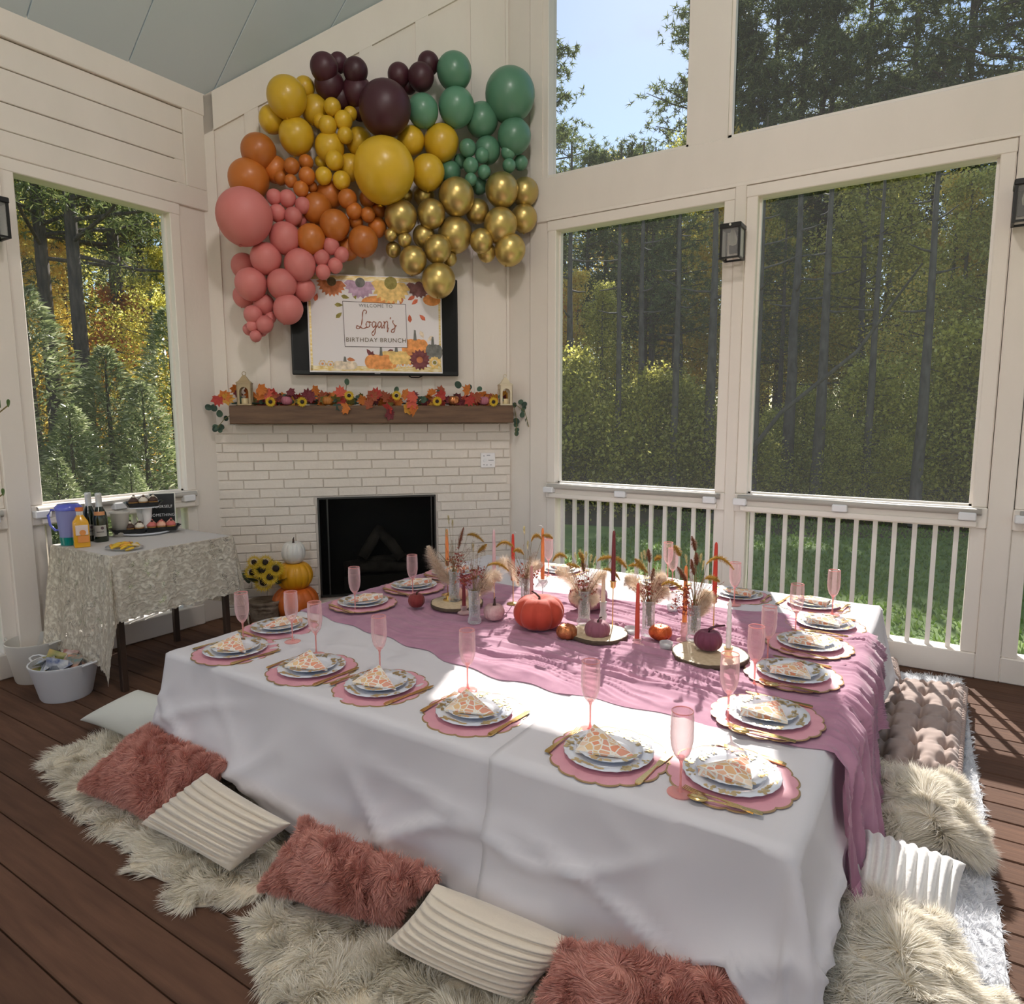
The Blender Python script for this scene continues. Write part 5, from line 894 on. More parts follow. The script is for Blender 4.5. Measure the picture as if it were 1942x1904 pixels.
for px, m, lab, w in ((544, PKP, 'small orchid pink pumpkin on the left half of the mantel', .085), (621, ORP, 'small orange brown pumpkin with curved stem on the mantel', .085), (861, COPP, 'shiny copper pumpkin on the right half of the mantel', .095), (918, PKP, 'small orchid pink pumpkin beside the right mantel lantern', .088)):
    q = PX2U(px, 768, 5.53); pumpkin(P(q.x, 5.545, MZ+.002), w, w*.84, m, BRST, lab, 9, .07, .022, .6)
pumpkin(P(1.125, 5.64, MZ+.002), .075, .07, mat('orange_pumpkin_bright', (.60, .14, .03), .5), BRST, 'orange pumpkin glimpsed behind the right mantel lantern', 8, .08, .015)
# ================================================================ SIDE TABLE WITH LACE, TUBS, FLOOR DECOR
LT = .82; LM = Matrix.Translation((-4.0, 1.98, 0)) @ Matrix.Rotation(math.radians(109.5), 4, 'Z')    # local x runs along the visible long edge, +y toward the wall... 
LRZ = math.radians(90.5); LX, LY = .78, .68
st = empty('side_table', (-3.94, 1.94, 0), LRZ, 'small dark legged side table under the lace cloth by the left wall', 'table')
DW = mat('dark_table_wood', (.05, .028, .018), .5)
MB().bbox(.01, LX-.01, .01, LY-.01, LT-.03, LT-.006).build('tabletop', DW, st)
for x in (.03, LX-.06):
    for y in (.03, LY-.06): MB().bbox(-.018, .018, -.018, .018, 0, LT-.03).build('leg', DW, st, loc=(x+.015, y+.015, 0))
LACE = bpy.data.materials.new('cream_lace'); LACE.use_nodes = True; n = LACE.node_tree; L = n.links; b = n.nodes['Principled BSDF']; b.inputs['Base Color'].default_value = (.82, .74, .60, 1); b.inputs['Roughness'].default_value = .85
uvn = n.nodes.new('ShaderNodeTexCoord'); mpn = n.nodes.new('ShaderNodeMapping'); L.new(uvn.outputs['UV'], mpn.inputs['Vector'])
wv = n.nodes.new('ShaderNodeTexNoise'); wv.inputs['Scale'].default_value = 7; L.new(mpn.outputs[0], wv.inputs['Vector'])
vo = n.nodes.new('ShaderNodeTexVoronoi'); vo.inputs['Scale'].default_value = 30; vo.feature = 'SMOOTH_F1'; ad = n.nodes.new('ShaderNodeMixRGB'); ad.inputs[0].default_value = .12; L.new(mpn.outputs[0], ad.inputs['Color1']); L.new(wv.outputs['Color'], ad.inputs['Color2']); L.new(ad.outputs[0], vo.inputs['Vector'])
fl = n.nodes.new('ShaderNodeMapRange'); fl.inputs['From Min'].default_value = .52; fl.inputs['From Max'].default_value = .66; fl.inputs['To Min'].default_value = 1.0; fl.inputs['To Max'].default_value = .0; L.new(vo.outputs['Distance'], fl.inputs['Value'])
v2 = n.nodes.new('ShaderNodeTexVoronoi'); v2.inputs['Scale'].default_value = 150; v2.feature = 'DISTANCE_TO_EDGE'; L.new(mpn.outputs[0], v2.inputs['Vector'])
lt_ = n.nodes.new('ShaderNodeMath'); lt_.operation = 'LESS_THAN'; lt_.inputs[1].default_value = .17; L.new(v2.outputs['Distance'], lt_.inputs[0])
v3 = n.nodes.new('ShaderNodeTexVoronoi'); v3.inputs['Scale'].default_value = 46; L.new(mpn.outputs[0], v3.inputs['Vector']); hol = n.nodes.new('ShaderNodeMath'); hol.operation = 'GREATER_THAN'; hol.inputs[1].default_value = .13; L.new(v3.outputs['Distance'], hol.inputs[0])
mu = n.nodes.new('ShaderNodeMath'); mu.operation = 'MULTIPLY'; L.new(fl.outputs[0], mu.inputs[0]); L.new(hol.outputs[0], mu.inputs[1]); mxa = n.nodes.new('ShaderNodeMath'); mxa.operation = 'MAXIMUM'; L.new(mu.outputs[0], mxa.inputs[0]); L.new(lt_.outputs[0], mxa.inputs[1])
tr = n.nodes.new('ShaderNodeBsdfTransparent'); tl = n.nodes.new('ShaderNodeBsdfTranslucent'); tl.inputs[0].default_value = (.86, .78, .60, 1); m1 = n.nodes.new('ShaderNodeMixShader'); m1.inputs[0].default_value = .35; m2 = n.nodes.new('ShaderNodeMixShader')
bpn = n.nodes.new('ShaderNodeBump'); bpn.inputs['Strength'].default_value = .7; bpn.inputs['Distance'].default_value = .008; L.new(fl.outputs[0], bpn.inputs['Height']); L.new(bpn.outputs[0], b.inputs['Normal'])
v4 = n.nodes.new('ShaderNodeTexVoronoi'); v4.inputs['Scale'].default_value = 34; v4.feature = 'F1'; L.new(ad.outputs[0], v4.inputs['Vector']); wv4 = n.nodes.new('ShaderNodeTexWave'); wv4.wave_type = 'RINGS'; wv4.inputs['Scale'].default_value = 9; wv4.inputs['Distortion'].default_value = 9; wv4.inputs['Detail Scale'].default_value = 3; L.new(mpn.outputs[0], wv4.inputs['Vector'])
m4 = n.nodes.new('ShaderNodeMixRGB'); m4.blend_type = 'MULTIPLY'; m4.inputs[0].default_value = .6; L.new(v4.outputs['Distance'], m4.inputs['Color1']); L.new(wv4.outputs['Color'], m4.inputs['Color2'])
r4 = n.nodes.new('ShaderNodeValToRGB'); r4.color_ramp.elements[0].position = .08; r4.color_ramp.elements[1].position = .38; r4.color_ramp.elements[0].color = (.95, .89, .77, 1); r4.color_ramp.elements[1].color = (.64, .57, .47, 1); L.new(m4.outputs[0], r4.inputs[0]); L.new(r4.outputs[0], b.inputs['Base Color']); L.new(r4.outputs[0], tl.inputs[0]); L.new(m4.outputs[0], bpn.inputs['Height']); bpn.invert = True
L.new(b.outputs[0], m1.inputs[1]); L.new(tl.outputs[0], m1.inputs[2]); L.new(mxa.outputs[0], m2.inputs[0]); L.new(tr.outputs[0], m2.inputs[1]); L.new(m1.outputs[0], m2.inputs[2]); L.new(m2.outputs[0], n.nodes['Material Output'].inputs['Surface'])
LACETOP = mat('cream_cloth_lining', (.60, .57, .54), .8, bump=(140, .3, .002))
def lace():
    dF, dS, dB = .40, .66, .40     # long front edge (y=0), short left edge (x=0), others
    nx, ny = 210, 150; gx, gy = np.meshgrid(np.linspace(-dS, LX+.52, nx), np.linspace(-dF, LY+.06, ny), indexing='ij')
    ax = np.where(gx < 0, gx, np.where(gx > LX, gx-LX, 0)); ay = np.where(gy < 0, gy, np.where(gy > LY, gy-LY, 0)); r = np.hypot(ax, ay)+1e-9
    cx = np.clip(gx, 0, LX); cy = np.clip(gy, 0, LY); v = r/.4; s = cx-cy+np.arctan2(ay, ax)*.3*(r > .001); f = (vn(s*5, v*.5, 3)-.5)+.4*np.sin(s*26+1)
    out = .006+.05*v+.028*f*np.minimum(1, v*1.5); down = r*.97; sc = .012*np.abs(np.sin(gx*38))+.008*np.abs(np.sin(gy*44)); Z = LT+.004-down+np.where(gy < -dF+.02, sc, 0)+np.where(gx < -dS+.02, sc*1.5, 0)
    ok = (r > 1e-6); X = cx+ax/r*out*ok; Y = cy+ay/r*out*ok; Z = np.where(ok, Z, LT+.001)
    V = np.stack([X, Y, np.maximum(Z, .01)], -1).reshape(-1, 3); F = grid_faces(nx, ny); q = r.reshape(-1)
    side = F[(q[F].max(1) > .0005)]; top = F[(q[F].max(1) <= .0005)]
    o = tri_mesh('lace_tablecloth', V, side, LACE, None, True, True); uv = o.data.uv_layers.new(name='UVMap'); li = np.empty(len(o.data.loops), np.int32); o.data.loops.foreach_get('vertex_index', li); co = np.stack([gx.reshape(-1), gy.reshape(-1)], 1)[li]; uv.data.foreach_set('uv', co.astype(np.float32).ravel())
    t_ = tri_mesh('cloth_top', V, top, LACETOP, o, True, True); o.location = (-3.94, 1.94, 0); o.rotation_euler = (0, 0, LRZ); return o
lo = lace(); tag(lo, 'cream floral lace tablecloth hanging over the small side table', 'tablecloth')
def tp(px, py, up=0): q = onz(px, py, LT+.003); q.z += up; return q
# pitcher
BLU = clear_mat('violet_blue_plastic', (.55, .58, .98), .35, .15, diff=(.22, .24, .85)); BLUS = mat('violet_blue_lid', (.10, .12, .55), .25, coat=.3); TEAL = mat('teal_liquid', (.0, .20, .18), .2)
WAT = mat('frosted_violet', (.38, .40, .72), .3, transl=.4)
e = empty('pitcher', tp(135, 1032), .3, 'violet blue plastic pitcher with lid and teal bottom beside the orange juice', 'pitcher')
MB().lathe([(.001, 0), (.052, 0), (.056, .05), (.064, .15), (.069, .22), (.069, .226), (.001, .226)], 28).build('body', WAT, e, smooth=True, angle=50); MB().lathe([(.001, .001), (.0535, .001), (.0575, .05), (.001, .05)], 28).build('teal_base', TEAL, e, loc=(0, 0, 0)); e.children[-1].scale = (1.02, 1.02, 1)
MB().lathe([(.072, .215), (.074, .235), (.060, .246), (.055, .252), (.030, .252), (.001, .256)], 28).build('lid', BLUS, e, smooth=True); MB().tube([(-.066, -.02, .21), (-.10, -.03, .215), (-.122, -.035, .18), (-.115, -.032, .12), (-.085, -.024, .085), (-.060, -.018, .09)], .007, 8).build('handle', BLUS, e, smooth=True)
# juice bottle
JU = mat('orange_juice', (.72, .36, .015), .18, coat=.6); JC = mat('orange_cap', (.62, .16, .03), .4); LBW = mat('printed_label', (.72, .60, .55), .5); LBO = mat('label_orange', (.70, .26, .06), .5)
e = empty('juice_bottle', tp(156, 1036), 1.2, 'square orange juice bottle with orange cap in front of pitcher', 'bottle')
m = MB()
def sqr(w, z, k=.25): return [(w*math.cos(a)*(1/max(abs(math.cos(a)), abs(math.sin(a))))**(1-k)*.92, w*math.sin(a)*(1/max(abs(math.cos(a)), abs(math.sin(a))))**(1-k)*.92, z) for a in np.linspace(0, 2*PI, 25)[:-1]]
rings = [sqr(.046, 0), sqr(.048, .01), sqr(.048, .135), sqr(.044, .155), sqr(.026, .182, .8), sqr(.018, .195, 1)]; vs = [p for r in rings for p in r]; fs = [tuple(range(24))[::-1], tuple(range(24*5, 24*6))]+[(i*24+j, i*24+(j+1) % 24, (i+1)*24+(j+1) % 24, (i+1)*24+j) for i in range(5) for j in range(24)]
m.add(vs, fs).build('body', JU, e, smooth=True, angle=50); MB().lathe([(.018, .19), (.018, .225), (.001, .225)], 18).build('neck', clear_mat('clear_neck', (.95, .95, .9), .6, .05), e, smooth=True); MB().lathe([(.001, .238), (.021, .238), (.021, .218), (.019, .216)], 20).build('cap', JC, e)
MB().bbox(-.030, .034, -.0495, -.0455, .075, .135, .001).build('label', LBW, e); MB().bbox(-.022, .036, -.0498, -.0457, .03, .070, .001).build('label', LBO, e); MB().lathe([(.001, 0), (.017, 0), (.017, .001), (.001, .001)], 16, Matrix.Translation((.005, -.0505, .09)) @ Matrix.Rotation(PI/2, 4, 'X')).build('fruit_print', LBO, e)
# sparkling bottles
GRB = mat('dark_green_glass', (.012, .02, .008), .08, coat=.6); FOIL = mat('silver_white_foil', (.62, .62, .60), .35, .35, bump=(60, .5, .003)); LBG = mat('grey_label', (.42, .40, .37), .6); ORF = mat('orange_neck_label', (.62, .28, .12), .5)
def wine(px, py, lab, kind):
    e = empty('sparkling_bottle', tp(px, py), 1.05, lab, 'bottle', 'sparkling drink bottles')
    MB().lathe([(.001, 0), (.040, 0), (.042, .01), (.042, .145), (.036, .18), (.022, .215), (.0165, .24)], 26).build('body', GRB, e, smooth=True, angle=60); MB().lathe([(.0225, .210), (.0185, .235), (.0175, .285), (.019, .29), (.019, .30), (.016, .306), (.001, .307)], 22).build('foil', FOIL, e, smooth=True)
    m = MB(); R_l = .0428; ang = [(-PI/2)+q for q in np.linspace(-.85, .85, 10)]
    for (z0, z1, mm_, nm) in (((.035, .105, LBG, 'label'), ) if kind == 0 else ((.035, .105, LBG, 'label'), (.168, .192, ORF, 'neck_label'))):
        R2 = R_l if z0 < .15 else .0385; MB().add([(R2*math.cos(a), R2*math.sin(a), z) for z in (z0, z1) for a in ang], [(i, i+1, 11+i, 10+i) for i in range(9)]).build(nm, mm_, e)
    MB().box(-.02, .02, -.0436, -.0431, .062, .066).build('print_line', BLK, e); MB().lathe([(.001, 0), (.009, 0), (.009, .0006), (.001, .0006)], 12, Matrix.Translation((.012, -.0436, .088)) @ Matrix.Rotation(PI/2, 4, 'X')).build('emblem', DKL, e)
wine(173, 1024, 'dark sparkling bottle with white foil, left of the two on the lace table', 0); wine(193, 1026, 'dark sparkling bottle with grey label, right of the two on the lace table', 1)
# white container behind
e = MB().lathe([(.001, 0), (.045, 0), (.055, .15), (.062, .155), (.060, .16), (.052, .157), (.044, .01), (.001, .01)], 24).build('white_canister', mat('ivory_ceramic', (.62, .58, .52), .4), smooth=True, loc=tp(230, 1016)); tag(e, 'plain ivory canister standing between the bottles and the tiered tray', 'canister')
# tiered tray
e = empty('tiered_tray', tp(276, 1010), 0, 'white two tier stand carrying two levels of black cupcake trays', 'stand')
MB().lathe([(.001, 0), (.155, .004), (.168, .014), (.166, .018), (.15, .010), (.001, .008)], 40).build('lower_tier', PLATE, e, smooth=True)
for x in (-.035, .035): MB().lathe([(.032, .008), (.024, .09), (.034, .175)], 20, Matrix.Translation((x, 0, 0))).build('support_cup', mat('white_paper_cup', (.78, .76, .74), .6), e, smooth=True)
MB().lathe([(.001, .175), (.10, .176), (.10, .181), (.001, .181)], 32).build('upper_tier', PLATE, e)
TR = mat('black_plastic_tray', (.012, .012, .012), .25); 
def _unused_tray(par, x, y, z, w, d):
    o = empty('cupcake_tray', Vector((x, y, z)), .35); tag(o, None, None); return o
CAKE = mat('golden_cupcake', (.52, .27, .08), .8); FRO = [mat('cream_frosting', (.78, .70, .58), .7), mat('berry_frosting', (.60, .16, .14), .6), mat('cocoa_topping', (.07, .035, .025), .7), mat('peach_frosting', (.80, .45, .32), .6)]
base = tp(276, 1010); cps = {}
def black_tray(off, z, rz, lab, pts):
    o = empty('cupcake_tray', base+Vector((off[0], off[1], z)), rz, lab, 'tray'); m = MB(); m.prism([(-.085, -.06), (.085, -.06), (.10, 0), (.085, .06), (-.085, .06), (-.10, 0)], 0, .004); m.build('tray_floor', TR, o)
    m = MB(); P0 = [(-.085, -.06), (.085, -.06), (.10, 0), (.085, .06), (-.085, .06), (-.10, 0)]
    vs = [(x*k, y*k, z_) for z_, k in ((.002, .98), (.028, 1.18), (.030, 1.24)) for x, y in P0]; m.add(vs, [(r*6+i, r*6+(i+1) % 6, (r+1)*6+(i+1) % 6, (r+1)*6+i) for r in range(2) for i in range(6)]); m.build('tray_side', TR, o)
black_tray((-.005, -.10), .016, 1.07, 'black tray of cupcakes at lower left of the tiered stand', 0); black_tray((.085, .065), .016, 1.07, 'black tray of cupcakes at lower right of the tiered stand', 0); black_tray((0, 0), .182, 1.07, 'black tray of cupcakes on top of the tiered stand', 0)
k = 0; cproto = {}
for (ox, oy, zz, where, n_) in ((-.005, -.10, .022, 'lower left tray', 6), (.085, .065, .022, 'lower right tray', 6), (0, 0, .188, 'top tray', 6)):
    for i in range(n_):
        x = (i % 3-1)*.058; y = (i//3-.5)*.055; a = 1.07; p = base+Vector((ox+x*math.cos(a)-y*math.sin(a), oy+x*math.sin(a)+y*math.cos(a), zz)); c = (i*2+k) % 4
        if c not in cproto:
            o = MB().lathe([(.001, 0), (.018, 0), (.024, .022), (.001, .024)], 16, fn=lambda a, q, z: 1+.03*math.cos(16*a)).build('cupcake', CAKE, smooth=True, angle=40); MB().lathe([(.022, .022), (.026, .027), (.020, .036), (.017, .038), (.010, .046), (.001, .05)], 14, fn=lambda a, q, z: 1+.08*math.sin(5*a+z*200)).build('frosting', FRO[c], o, smooth=True); MB().sphere(.007, (.004, 0, .05), n=8, m=6).build('topping', FRO[(c+1) % 3+0 if c != 0 else 2], o, smooth=True); cproto[c] = o
        else: o = copy_tree(cproto[c])
        o.location = p; o.scale = (1.2, 1.2, 1.25); col = ['cream frosted', 'red berry', 'dark cocoa', 'peach frosted'][c]; tag(o, '%s cupcake, %s from left in the %s row of %s' % (col, ORD[i % 3], 'front' if i < 3 else 'back', where), 'cupcake', 'mini cupcakes')
    k += 1
# letter board
e = empty('letter_board', tp(302, 1000)+Vector((.0, .03, 0)), .92, 'black letter board with white frame behind the tiered stand', 'letter board'); T_ = Matrix.Rotation(-.14, 4, 'X')
MB().bbox(-.085, .085, 0, .012, 0, .245, .002, T_).build('frame', WHP, e); MB().box(-.078, .078, -.002, .001, .008, .236, T_).build('felt', BLK, e)
for txt, z in (('YOURSELF', .135), ('SOMETHING', .075)): q = lettering(txt, .0, z, .028, CLIP, e, -.004, sx=.92); q.location = T_ @ Vector((0, -.004, z)); q.rotation_euler = (PI/2-.14, 0, 0)
# plate of cut cheese / crackers
e = MB().lathe([(.001, 0), (.075, .001), (.10, .010), (.102, .011), (.076, .005), (.001, .004)], 32).build('clear_plate', CLR2, smooth=True, loc=tp(236, 1040)); e.scale = (1.25, .9, 1); tag(e, 'clear plastic plate of sliced yellow peppers at the table front edge', 'plate')
YP = [mat('yellow_slice', (.70, .44, .02), .4), mat('amber_slice', (.70, .34, .03), .4), mat('cream_dip', (.72, .58, .36), .5), mat('red_slice', (.45, .10, .05), .5)]; sp = None; rr = random.Random(2)
for i in range(22):
    a = rr.uniform(0, 6.28); r = rr.uniform(.01, .085); c = 2 if i in (3, 17) else 3 if i in (9,) else (i % 3 == 2)*1; p = tp(236, 1040)+Vector((math.cos(a)*r*1.2, math.sin(a)*r*.85, .006+(.10-r)*.16+rr.uniform(0, .006)))
    o = MB().tube(bez([(-.024, 0, 0), (-.014, .012, .006), (.014, .012, .006), (.024, 0, 0)], 6), [.004, .007, .008, .008, .008, .007, .004], 7).build('pepper_slice', YP[int(c)], smooth=True, loc=p); o.rotation_euler = (rr.uniform(-.3, .3), rr.uniform(-.3, .3), rr.uniform(0, 6.28)); tag(o, 'curved yellow, amber or red slice heaped on the clear plate', 'slice', 'sliced snacks on the clear plate')
# tubs
TUB = mat('white_plastic_tub', (.70, .71, .74), .45); TUB2 = mat('ivory_plastic_tub', (.64, .62, .58), .45)
def tub(px, py, r, h, m, lab, oval=1.0, hand=None):
    c = onz(px, py, 0); e = empty('party_tub', c, .35, lab, 'tub', 'round plastic tubs'); prof = [(.001, 0), (r*.72, 0), (r*.76, .012), (r, h-.01), (r*1.03, h), (r*1.03, h+.006), (r*.985, h+.006), (r*.97, h-.012), (r*.73, .016), (.001, .014)]
    MB().lathe([(a*1.0, b) for a, b in prof], 44).build('tub_wall', m, e, smooth=True, angle=40)
    for s_ in (-1, 1): MB().tube([(s_*r*1.0, -.045, h-.004), (s_*(r+.035), -.03, h+.010), (s_*(r+.045), 0, h+.012), (s_*(r+.035), .03, h+.010), (s_*r*1.0, .045, h-.004)], .006, 7).build('handle', m, e, smooth=True)
    return c
c1_ = tub(127, 1318, .172, .205, TUB, 'white plastic tub full of snack pouches, in front'); c2_ = tub(73, 1286, .155, .245, TUB2, 'ivory plastic tub behind the white one by the wall')
PCH = [mat('silver_pouch', (.45, .47, .52), .25, .6), mat('teal_printed_pouch', (.08, .20, .20), .35, col2=(.55, .25, .15), nscale=14), mat('green_printed_pouch', (.16, .22, .07), .35, col2=(.60, .40, .12), nscale=12), mat('navy_pouch', (.04, .07, .20), .35, col2=(.7, .7, .7), nscale=16), mat('white_printed_pouch', (.62, .58, .55), .4, col2=(.3, .10, .08), nscale=20)]
pm = None; PN = ['silver foil', 'teal and coral', 'green and orange', 'navy and white', 'white and red']
rp = random.Random(9)
for i in range(22):
    a = i*2.4; r = .03+.075*math.sqrt((i % 11)/11); z = .165+.035*(i//11)+rp.uniform(0, .02)
    n1, n2 = 9, 7; U_, V_ = np.meshgrid(np.linspace(-1, 1, n1), np.linspace(-1, 1, n2), indexing='ij'); th = .016*(1-U_**4)*(1-V_**2)
    top = np.stack([U_*.058, V_*.04, th+.001], -1).reshape(-1, 3); bot = np.stack([U_*.058, V_*.04, -th-.001], -1).reshape(-1, 3); F = grid_faces(n1, n2); o = tri_mesh('snack_pouch', np.vstack([top, bot]), np.vstack([F, F[:, ::-1]+n1*n2]), PCH[i % 5], None, True, True)
    o.location = c1_+Vector((math.cos(a)*r, math.sin(a)*r, z)); o.rotation_euler = (rp.uniform(.3, 1.5), rp.uniform(-.4, .4), rp.uniform(0, 6.28)); tag(o, PN[i % 5]+' snack pouch heaped in the white tub', 'snack pouch', 'snack pouches, '+PN[i % 5])
MB_ = MB().lathe([(.001, .12), (.155, .125), (.001, .13)], 24).build('ice_bed', mat('crumpled_grey_lining', (.20, .19, .18), .8, bump=(14, .8, .03)), None, loc=c1_); tag(MB_, 'dark crumpled lining under the pouches inside the white tub', 'lining')
# stacked pumpkins beside the hearth
pf = lambda px, py, z=0: onz(px, py, z)
PW = mat('white_pumpkin_skin', (.74, .72, .68), .5, sss=.1); PY = mat('yellow_pumpkin_skin', (.72, .34, .01), .4); PO = mat('orange_pumpkin_skin_matte', (.60, .13, .015), .45)
b0 = pf(562, 1172); b0.z = 0
pumpkin(b0, .36, .27, PO, BRST, 'large orange pumpkin at the bottom of the stacked three by the hearth', 14, .06, .001, 0); pumpkin(b0+Vector((0, 0, .232)), .285, .235, PY, BRST, 'golden yellow pumpkin in the middle of the stacked three', 14, .06, .001, 0); pumpkin(b0+Vector((0, 0, .44)), .185, .19, PW, BRST, 'white pumpkin topping the stacked three by the hearth', 12, .05, .045, .12)
# basket of sunflowers
bk = pf(505, 1180); e = empty('flower_basket', bk, 0, 'wicker basket of sunflowers and dark leaves beside the stacked pumpkins', 'basket'); WK = mat('dark_wicker', (.16, .11, .075), .8, bump=(30, .9, .01), col2=(.30, .24, .18), nscale=14)
MB().lathe([(.001, 0), (.10, 0), (.115, .06), (.125, .17), (.132, .18), (.118, .18), (.001, .15)], 28, fn=lambda a, q, z: 1+.02*math.cos(24*a)).build('wicker', WK, e, smooth=True)
for i in range(5): MB().lathe([(.106+.024*(i/5), .03+i*.032), (.112+.024*(i/5), .04+i*.032), (.108+.024*(i/5), .05+i*.032)], 28).build('wicker_band', WK, e, smooth=True)
rb = random.Random(4); DLF = mat('dark_green_leaf', (.035, .075, .04), .5)
for i in range(46):
    v, f = oval(rb.uniform(.03, .052)); a = rb.uniform(0, 2*PI); t = rb.uniform(.1, 1.3); q = Vector((math.cos(a)*.13*math.sin(t), math.sin(a)*.13*math.sin(t), .26+.17*math.cos(t))); MB().add(v, f, Matrix.Translation(q) @ q.normalized().to_track_quat('Y', 'Z').to_matrix().to_4x4() @ Matrix.Rotation(rb.uniform(-1, 1), 4, 'X')).build('dark_leaf', DLF, e)
for px, py, r in ((497, 1080, .085), (500, 1104, .085), (478, 1085, .07), (523, 1078, .075), (512, 1094, .075), (482, 1066, .06), (503, 1066, .065)):
    w = plane_pt(px, py, bk+Vector((.07, -.10, 0)))-bk; d = (Vector((-bk.x, -bk.y, .6))).normalized()+Vector((rb.uniform(-.3, .3), rb.uniform(-.3, .3), rb.uniform(-.1, .3))); sunflower(e, Matrix.Translation(w) @ d.to_track_quat('Z', 'Y').to_matrix().to_4x4(), r, 17)
# citrus twigs of the potted plant at the left edge
g = MB(); twl = []
for (px, py) in ((14, 770), (4, 938)):
    c = Vector(tw.location); tip = plane_pt(px, py, c)-c; base_ = Vector((tip.x-.16, tip.y-.10, tip.z-.20)); g.tube(bez([(0, 0, .2), (base_.x*.5, base_.y*.5, base_.z), tip], 8), .0035, 5)
    for k_ in range(3):
        v, f = oval(.022); MB().add(v, f, Matrix.Translation(tip+Vector((-.03*k_, -.02*k_, -.01*k_))) @ Matrix.Rotation(PI/2, 4, 'X') @ Matrix.Rotation(-.9+k_*.9, 4, 'Z')).build('leaf', LEAF, tw)
g.tube([(0, 0, .2), (0, 0, .9)], .008, 6); g.build('twigs', STEMM, tw)
# ================================================================ CUSHIONS, FUR, RUGS
def fur_mesh(name, Pn, Nn, L_, w, m, par, rng, lay=(0, 0, 0), curl=.25, clump=.04, droop=.35, seg=3):
    """curved tapering ribbons; L_ per strand"""
    n = len(Pn); q = Pn/clump; cl = np.stack([vn(q[:, 0]+q[:, 2]*.7, q[:, 1], 3)-.5, vn(q[:, 0], q[:, 1]+q[:, 2]*.7, 9)-.5, vn(q[:, 0]*1.1+5, q[:, 1]*1.1, 12)-.5], 1)*2
    D = Nn*1.0+np.array(lay)+cl*curl*2.2+rng.normal(0, .12, (n, 3)); D /= np.linalg.norm(D, axis=1)[:, None]; S = np.cross(D, rng.normal(size=(n, 3))); S /= np.linalg.norm(S, axis=1)[:, None]
    P_ = Pn.copy(); rows = []; cur = D.copy(); step = (L_/seg)[:, None]; bend = cl*curl+np.array([0, 0, -droop])
    for k in range(seg+1):
        rows.append(P_.copy()); cur = cur+bend*.55; cur += rng.normal(0, .05, (n, 3)); cur /= np.linalg.norm(cur, axis=1)[:, None]; P_ = P_+cur*step; P_[:, 2] = np.maximum(P_[:, 2], .004)
    V = []; 
    for k in range(seg): ww = w*(1-.55*k/seg); V += [rows[k]-S*ww, rows[k]+S*ww]
    V.append(rows[seg]); V = np.stack(V, 1); nv = 2*seg+1; F = []
    for k in range(seg-1): F += [(2*k, 2*k+1, 2*k+3), (2*k, 2*k+3, 2*k+2)]
    F.append((2*seg-2, 2*seg-1, 2*seg)); F = np.array(F); T = (np.arange(n)[:, None, None]*nv+F[None]).reshape(-1, 3); o = tri_mesh(name, V.reshape(-1, 3), T, m, par); o['kind'] = 'stuff'; return o
def pillow_fn(c, th, ribs=0, ribax=0, pinch=.06):
    """c: 4 corner points p00,p10,p11,p01; returns f(u,v,side)->point array"""
    C = np.array([tuple(p) for p in c]); nrm = np.cross(C[1]-C[0], C[3]-C[0]); nrm /= np.linalg.norm(nrm); nrm = nrm if nrm[2] > 0 else -nrm
    def f(U, V, side):
        e = (1-U**2)*(1-V**2); uu = U*(1-pinch*(1-V**2)); vv = V*(1-pinch*(1-U**2)); a = (uu+1)/2; b = (vv+1)/2; a = a[..., None]; b = b[..., None]
        B = C[0]*(1-a)*(1-b)+C[1]*a*(1-b)+C[2]*a*b+C[3]*(1-a)*b; h = th*.6*np.power(np.clip(e, 0, 1), .40)
        if ribs:
            t = (V if ribax else U)*ribs/2*PI; h = h+.024*(np.abs(np.cos(t))**.7-.75)*np.clip(e*6, 0, 1)
        return B+nrm*(side*h)[..., None]
    return f, nrm
def pillow(name, cpx, th, m, lab, cat='pillow', ribs=0, ribax=0, fur=None, group=None, n=64, pinch=.06, trim=None):
    pts = [onz(x, y, z) for x, y, z in cpx]; cen = sum(pts, Vector())/4; cen.z = 0; pts = [p-cen for p in pts]; f, nrm = pillow_fn(pts, th, ribs, ribax, pinch); u = np.sin(np.linspace(-PI/2, PI/2, n)); U, V = np.meshgrid(u, u, indexing='ij')
    A = f(U, V, 1.0).reshape(-1, 3); B = f(U, V, -1.0).reshape(-1, 3); A[:, 2] = np.maximum(A[:, 2], .02); B[:, 2] = np.maximum(B[:, 2], .012); F = grid_faces(n, n)
    nn = np.cross(A[n]-A[0], A[1]-A[0]); o = tri_mesh(name, np.vstack([A, B]), np.vstack([F, F[:, ::-1]+n*n]), m, None, True, True); o.location = cen; tag(o, lab, cat, group)
    if fur:
        cnt, L_, w, fm, lay, curl, clump, droop = fur; rng = np.random.default_rng(cnt+int(abs(cen.x)*100)); uu = np.sin(rng.uniform(-PI/2, PI/2, cnt)*.999); vv = np.sin(rng.uniform(-PI/2, PI/2, cnt)*.999); sd_ = np.where(rng.uniform(0, 1, cnt) < .86, 1.0, -1.0)
        e_ = .02; P0 = f(uu, vv, sd_); Pu = f(np.clip(uu+e_, -1, 1), vv, sd_)-f(np.clip(uu-e_, -1, 1), vv, sd_); Pv = f(uu, np.clip(vv+e_, -1, 1), sd_)-f(uu, np.clip(vv-e_, -1, 1), sd_); N = np.cross(Pu, Pv); N /= np.linalg.norm(N, axis=1)[:, None]+1e-9; N *= np.sign((N*nrm).sum(1))[:, None]*sd_[:, None]
        P0[:, 2] = np.maximum(P0[:, 2], .015); fur_mesh('fur', P0, N, L_*rng.uniform(.65, 1.15, cnt), w, fm, o, rng, lay, curl, clump, droop)
    return o
